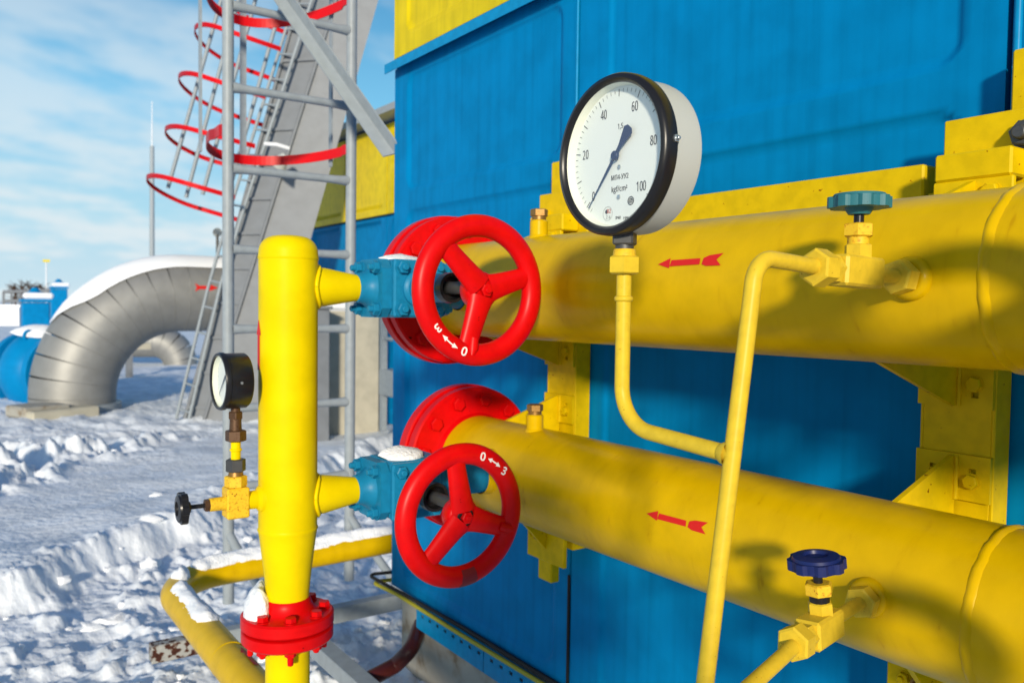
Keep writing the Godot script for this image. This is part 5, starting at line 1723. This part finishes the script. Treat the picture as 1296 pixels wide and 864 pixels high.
# ---------------------------------------------------------------- the photographer, whose shadow falls on the lower handwheel and the wall
func body_mesh(s: Shape, bones: Array, cell: float, soft: float) -> void:
	# bones: [a, b, ra, rb]; smooth union of tapered capsules meshed as surface nets
	var lo := Vector3.ONE * 1e9
	var hi := -lo
	for b in bones:
		var rr := Vector3.ONE * (maxf(b[2], b[3]) + soft + cell * 2.0)
		lo = lo.min(b[0] - rr).min(b[1] - rr)
		hi = hi.max(b[0] + rr).max(b[1] + rr)
	var n := Vector3i(((hi - lo) / cell).ceil()) + Vector3i.ONE
	var f := PackedFloat32Array()
	f.resize(n.x * n.y * n.z)
	f.fill(1.0)
	for b in bones:
		var reach: float = maxf(b[2], b[3]) + soft + cell * 2.0
		var l0 := Vector3i(((b[0].min(b[1]) - Vector3.ONE * reach - lo) / cell).floor()).clamp(Vector3i.ZERO, n - Vector3i.ONE)
		var l1 := Vector3i(((b[0].max(b[1]) + Vector3.ONE * reach - lo) / cell).ceil()).clamp(Vector3i.ZERO, n - Vector3i.ONE)
		var ab: Vector3 = b[1] - b[0]
		var len2 := maxf(ab.length_squared(), 1e-9)
		for x in range(l0.x, l1.x + 1):
			for y in range(l0.y, l1.y + 1):
				for z in range(l0.z, l1.z + 1):
					var p := lo + Vector3(x, y, z) * cell
					var t := clampf((p - b[0]).dot(ab) / len2, 0.0, 1.0)
					var d: float = (p - b[0] - ab * t).length() - lerpf(b[2], b[3], t)
					var i := (x * n.y + y) * n.z + z
					var o := f[i]
					var h := clampf(0.5 + 0.5 * (o - d) / soft, 0.0, 1.0)
					f[i] = lerpf(o, d, h) - soft * h * (1.0 - h)
	var at := func(x: int, y: int, z: int) -> float: return f[(x * n.y + y) * n.z + z]
	var verts := {}
	for x in n.x - 1:
		for y in n.y - 1:
			for z in n.z - 1:
				var inside := 0
				var vals := []
				for k in 8:
					var q: float = at.call(x + (k & 1), y + ((k >> 1) & 1), z + ((k >> 2) & 1))
					vals.append(q)
					if q < 0.0: inside += 1
				if inside == 0 or inside == 8: continue
				var sum := Vector3.ZERO
				var cnt := 0
				for k in 8:
					for bit in [1, 2, 4]:
						var m: int = k | bit
						if m == k: continue
						if (vals[k] < 0.0) != (vals[m] < 0.0):
							var t: float = vals[k] / (vals[k] - vals[m])
							var pa := Vector3(k & 1, (k >> 1) & 1, (k >> 2) & 1)
							var pb := Vector3(m & 1, (m >> 1) & 1, (m >> 2) & 1)
							sum += pa.lerp(pb, t)
							cnt += 1
				var grad := Vector3(vals[1] + vals[3] + vals[5] + vals[7] - vals[0] - vals[2] - vals[4] - vals[6], vals[2] + vals[3] + vals[6] + vals[7] - vals[0] - vals[1] - vals[4] - vals[5], vals[4] + vals[5] + vals[6] + vals[7] - vals[0] - vals[1] - vals[2] - vals[3]).normalized()
				verts[Vector3i(x, y, z)] = [lo + (Vector3(x, y, z) + sum / cnt) * cell, grad]
	var ax := [Vector3i(1, 0, 0), Vector3i(0, 1, 0), Vector3i(0, 0, 1)]
	for c in verts:
		for k in 3:
			var e: Vector3i = c + ax[k]
			if e.x >= n.x or e.y >= n.y or e.z >= n.z: continue
			if (at.call(c.x, c.y, c.z) < 0.0) == (at.call(e.x, e.y, e.z) < 0.0): continue
			var u: Vector3i = ax[(k + 1) % 3]
			var w: Vector3i = ax[(k + 2) % 3]
			var q := [c, c - u, c - u - w, c - w]
			var ok := true
			for v in q:
				if not verts.has(v): ok = false
			if ok:
				s.quadn(verts[q[0]][0], verts[q[1]][0], verts[q[2]][0], verts[q[3]][0], verts[q[0]][1], verts[q[1]][1], verts[q[2]][1], verts[q[3]][1])

func photographer() -> void:
	var fw := Vector3(cam_basis.z.x, 0, cam_basis.z.z).normalized() * -1.0
	var rt := fw.cross(Vector3.UP).normalized()
	var o := Vector3(0, 0, 0)
	var J := func(r: float, f: float, y: float) -> Vector3: return o + rt * (r - 0.10 * clampf((1.22 - y) / 0.3, 0.0, 1.0)) + fw * f + Vector3.UP * y
	var t := thing("person", "stooping person in a dark padded jacket and knit cap, both hands raised to a camera", "person", J.call(0.0, -0.45, 0.0))
	var bones := [
		[J.call(0, -0.52, 0.78), J.call(0, -0.38, 1.00), 0.185, 0.20], [J.call(0, -0.38, 1.00), J.call(0, -0.31, 1.10), 0.20, 0.15],
		[J.call(0, -0.30, 1.12), J.call(0, -0.22, 1.22), 0.075, 0.065],
		[J.call(0, -0.19, 1.275), J.call(0, -0.20, 1.345), 0.088, 0.098]]
	for e in [-1.0, 1.0]:
		bones.append_array([
			[J.call(0.10 * e, -0.33, 1.09), J.call(0.215 * e, -0.33, 1.085), 0.12, 0.095],
			[J.call(0.215 * e, -0.33, 1.085), J.call(0.215 * e, -0.15, 0.97), 0.085, 0.068],
			[J.call(0.215 * e, -0.15, 0.97), J.call(0.105 * e, -0.085, 1.22), 0.066, 0.046],
			[J.call(0.09 * e, -0.53, 0.74), J.call(0.15 * e, -0.26, 0.44), 0.115, 0.078],
			[J.call(0.15 * e, -0.26, 0.44), J.call(0.15 * e, -0.50, 0.10), 0.076, 0.055],
			[J.call(0.15 * e, -0.52, 0.065), J.call(0.17 * e, -0.30, 0.045), 0.055, 0.045]])
	var s := Shape.new()
	body_mesh(s, bones, 0.02, 0.03)
	part("body", s, M["dark jacket"], t)
	# hands with five fingers closed round the camera
	for e in [-1.0, 1.0]:
		var hb := [[J.call(0.102 * e, -0.085, 1.225), J.call(0.092 * e, -0.072, 1.285), 0.026, 0.030]]
		for k in 4:
			var y := 1.262 + 0.0195 * k
			var l := 0.9 if k == 0 or k == 3 else 1.0
			hb.append([J.call(0.090 * e, -0.066, y), J.call(0.082 * e, -0.040, y + 0.003), 0.0098, 0.0092])
			hb.append([J.call(0.082 * e, -0.040, y + 0.003), J.call((0.082 - 0.034 * l) * e, -0.034, y + 0.004), 0.0092, 0.0080])
		hb.append([J.call(0.094 * e, -0.090, 1.262), J.call(0.070 * e, -0.104, 1.285), 0.012, 0.010])
		hb.append([J.call(0.070 * e, -0.104, 1.285), J.call(0.045 * e, -0.104, 1.296), 0.010, 0.009])
		var hs := Shape.new()
		body_mesh(hs, hb, 0.005, 0.006)
		part("hand", hs, M["skin"], t)
	# face: nose, ears, brow under a knit cap
	part("face", Shape.new().lathe(J.call(0, -0.160, 1.285), fw + Vector3(0, -0.05, 0), [Vector2(0.074, -0.02), Vector2(0.070, 0.015), Vector2(0.055, 0.040), Vector2(0.025, 0.052), Vector2(0, 0.053)], 24, false, 80.0), M["skin"], t)
	part("nose", Shape.new().tube([J.call(0, -0.110, 1.315), J.call(0, -0.096, 1.288), J.call(0, -0.108, 1.282)], [0.009, 0.014, 0.010], 10), M["skin"], t)
	for e in [-1.0, 1.0]:
		part("ear", Shape.new().tube([J.call(0.088 * e, -0.205, 1.315), J.call(0.095 * e, -0.212, 1.295), J.call(0.087 * e, -0.200, 1.272)], [0.010, 0.014, 0.008], 8), M["skin"], t)
		part("eye", Shape.new().tube([J.call(0.033 * e - 0.006, -0.113, 1.312), J.call(0.033 * e + 0.006, -0.113, 1.312)], 0.007, 8), M["dial white"], t)
	part("mouth", Shape.new().tube([J.call(-0.022, -0.116, 1.250), J.call(0, -0.110, 1.248), J.call(0.022, -0.116, 1.250)], 0.005, 8), M["stamp red ink"], t)
	part("cap", Shape.new().lathe(J.call(0, -0.205, 1.335), Vector3.UP, [Vector2(0.104, -0.015), Vector2(0.110, 0.0), Vector2(0.108, 0.03), Vector2(0.098, 0.065), Vector2(0.065, 0.095), Vector2(0.0, 0.108)], 32, false, 70.0), M["black rubber"], t)
	# the camera he holds, just behind the viewpoint
	var k := thing("photo_camera", "black photo camera held up to the stooping person's eye", "camera", J.call(0, -0.07, 1.25))
	part("camera_body", Shape.new().box(J.call(0, -0.072, 1.292), Vector3(0.13, 0.085, 0.035), Basis(rt, Vector3.UP, -fw), 0.008), M["black rubber"], k)
	part("lens", Shape.new().cyl(J.call(0, -0.056, 1.290), J.call(0, -0.022, 1.290), 0.030, 0.028, 28, 0.002), M["black enamel"], k)
	part("viewfinder", Shape.new().box(J.call(0, -0.076, 1.344), Vector3(0.045, 0.026, 0.035), Basis(rt, Vector3.UP, -fw), 0.006), M["black rubber"], k)
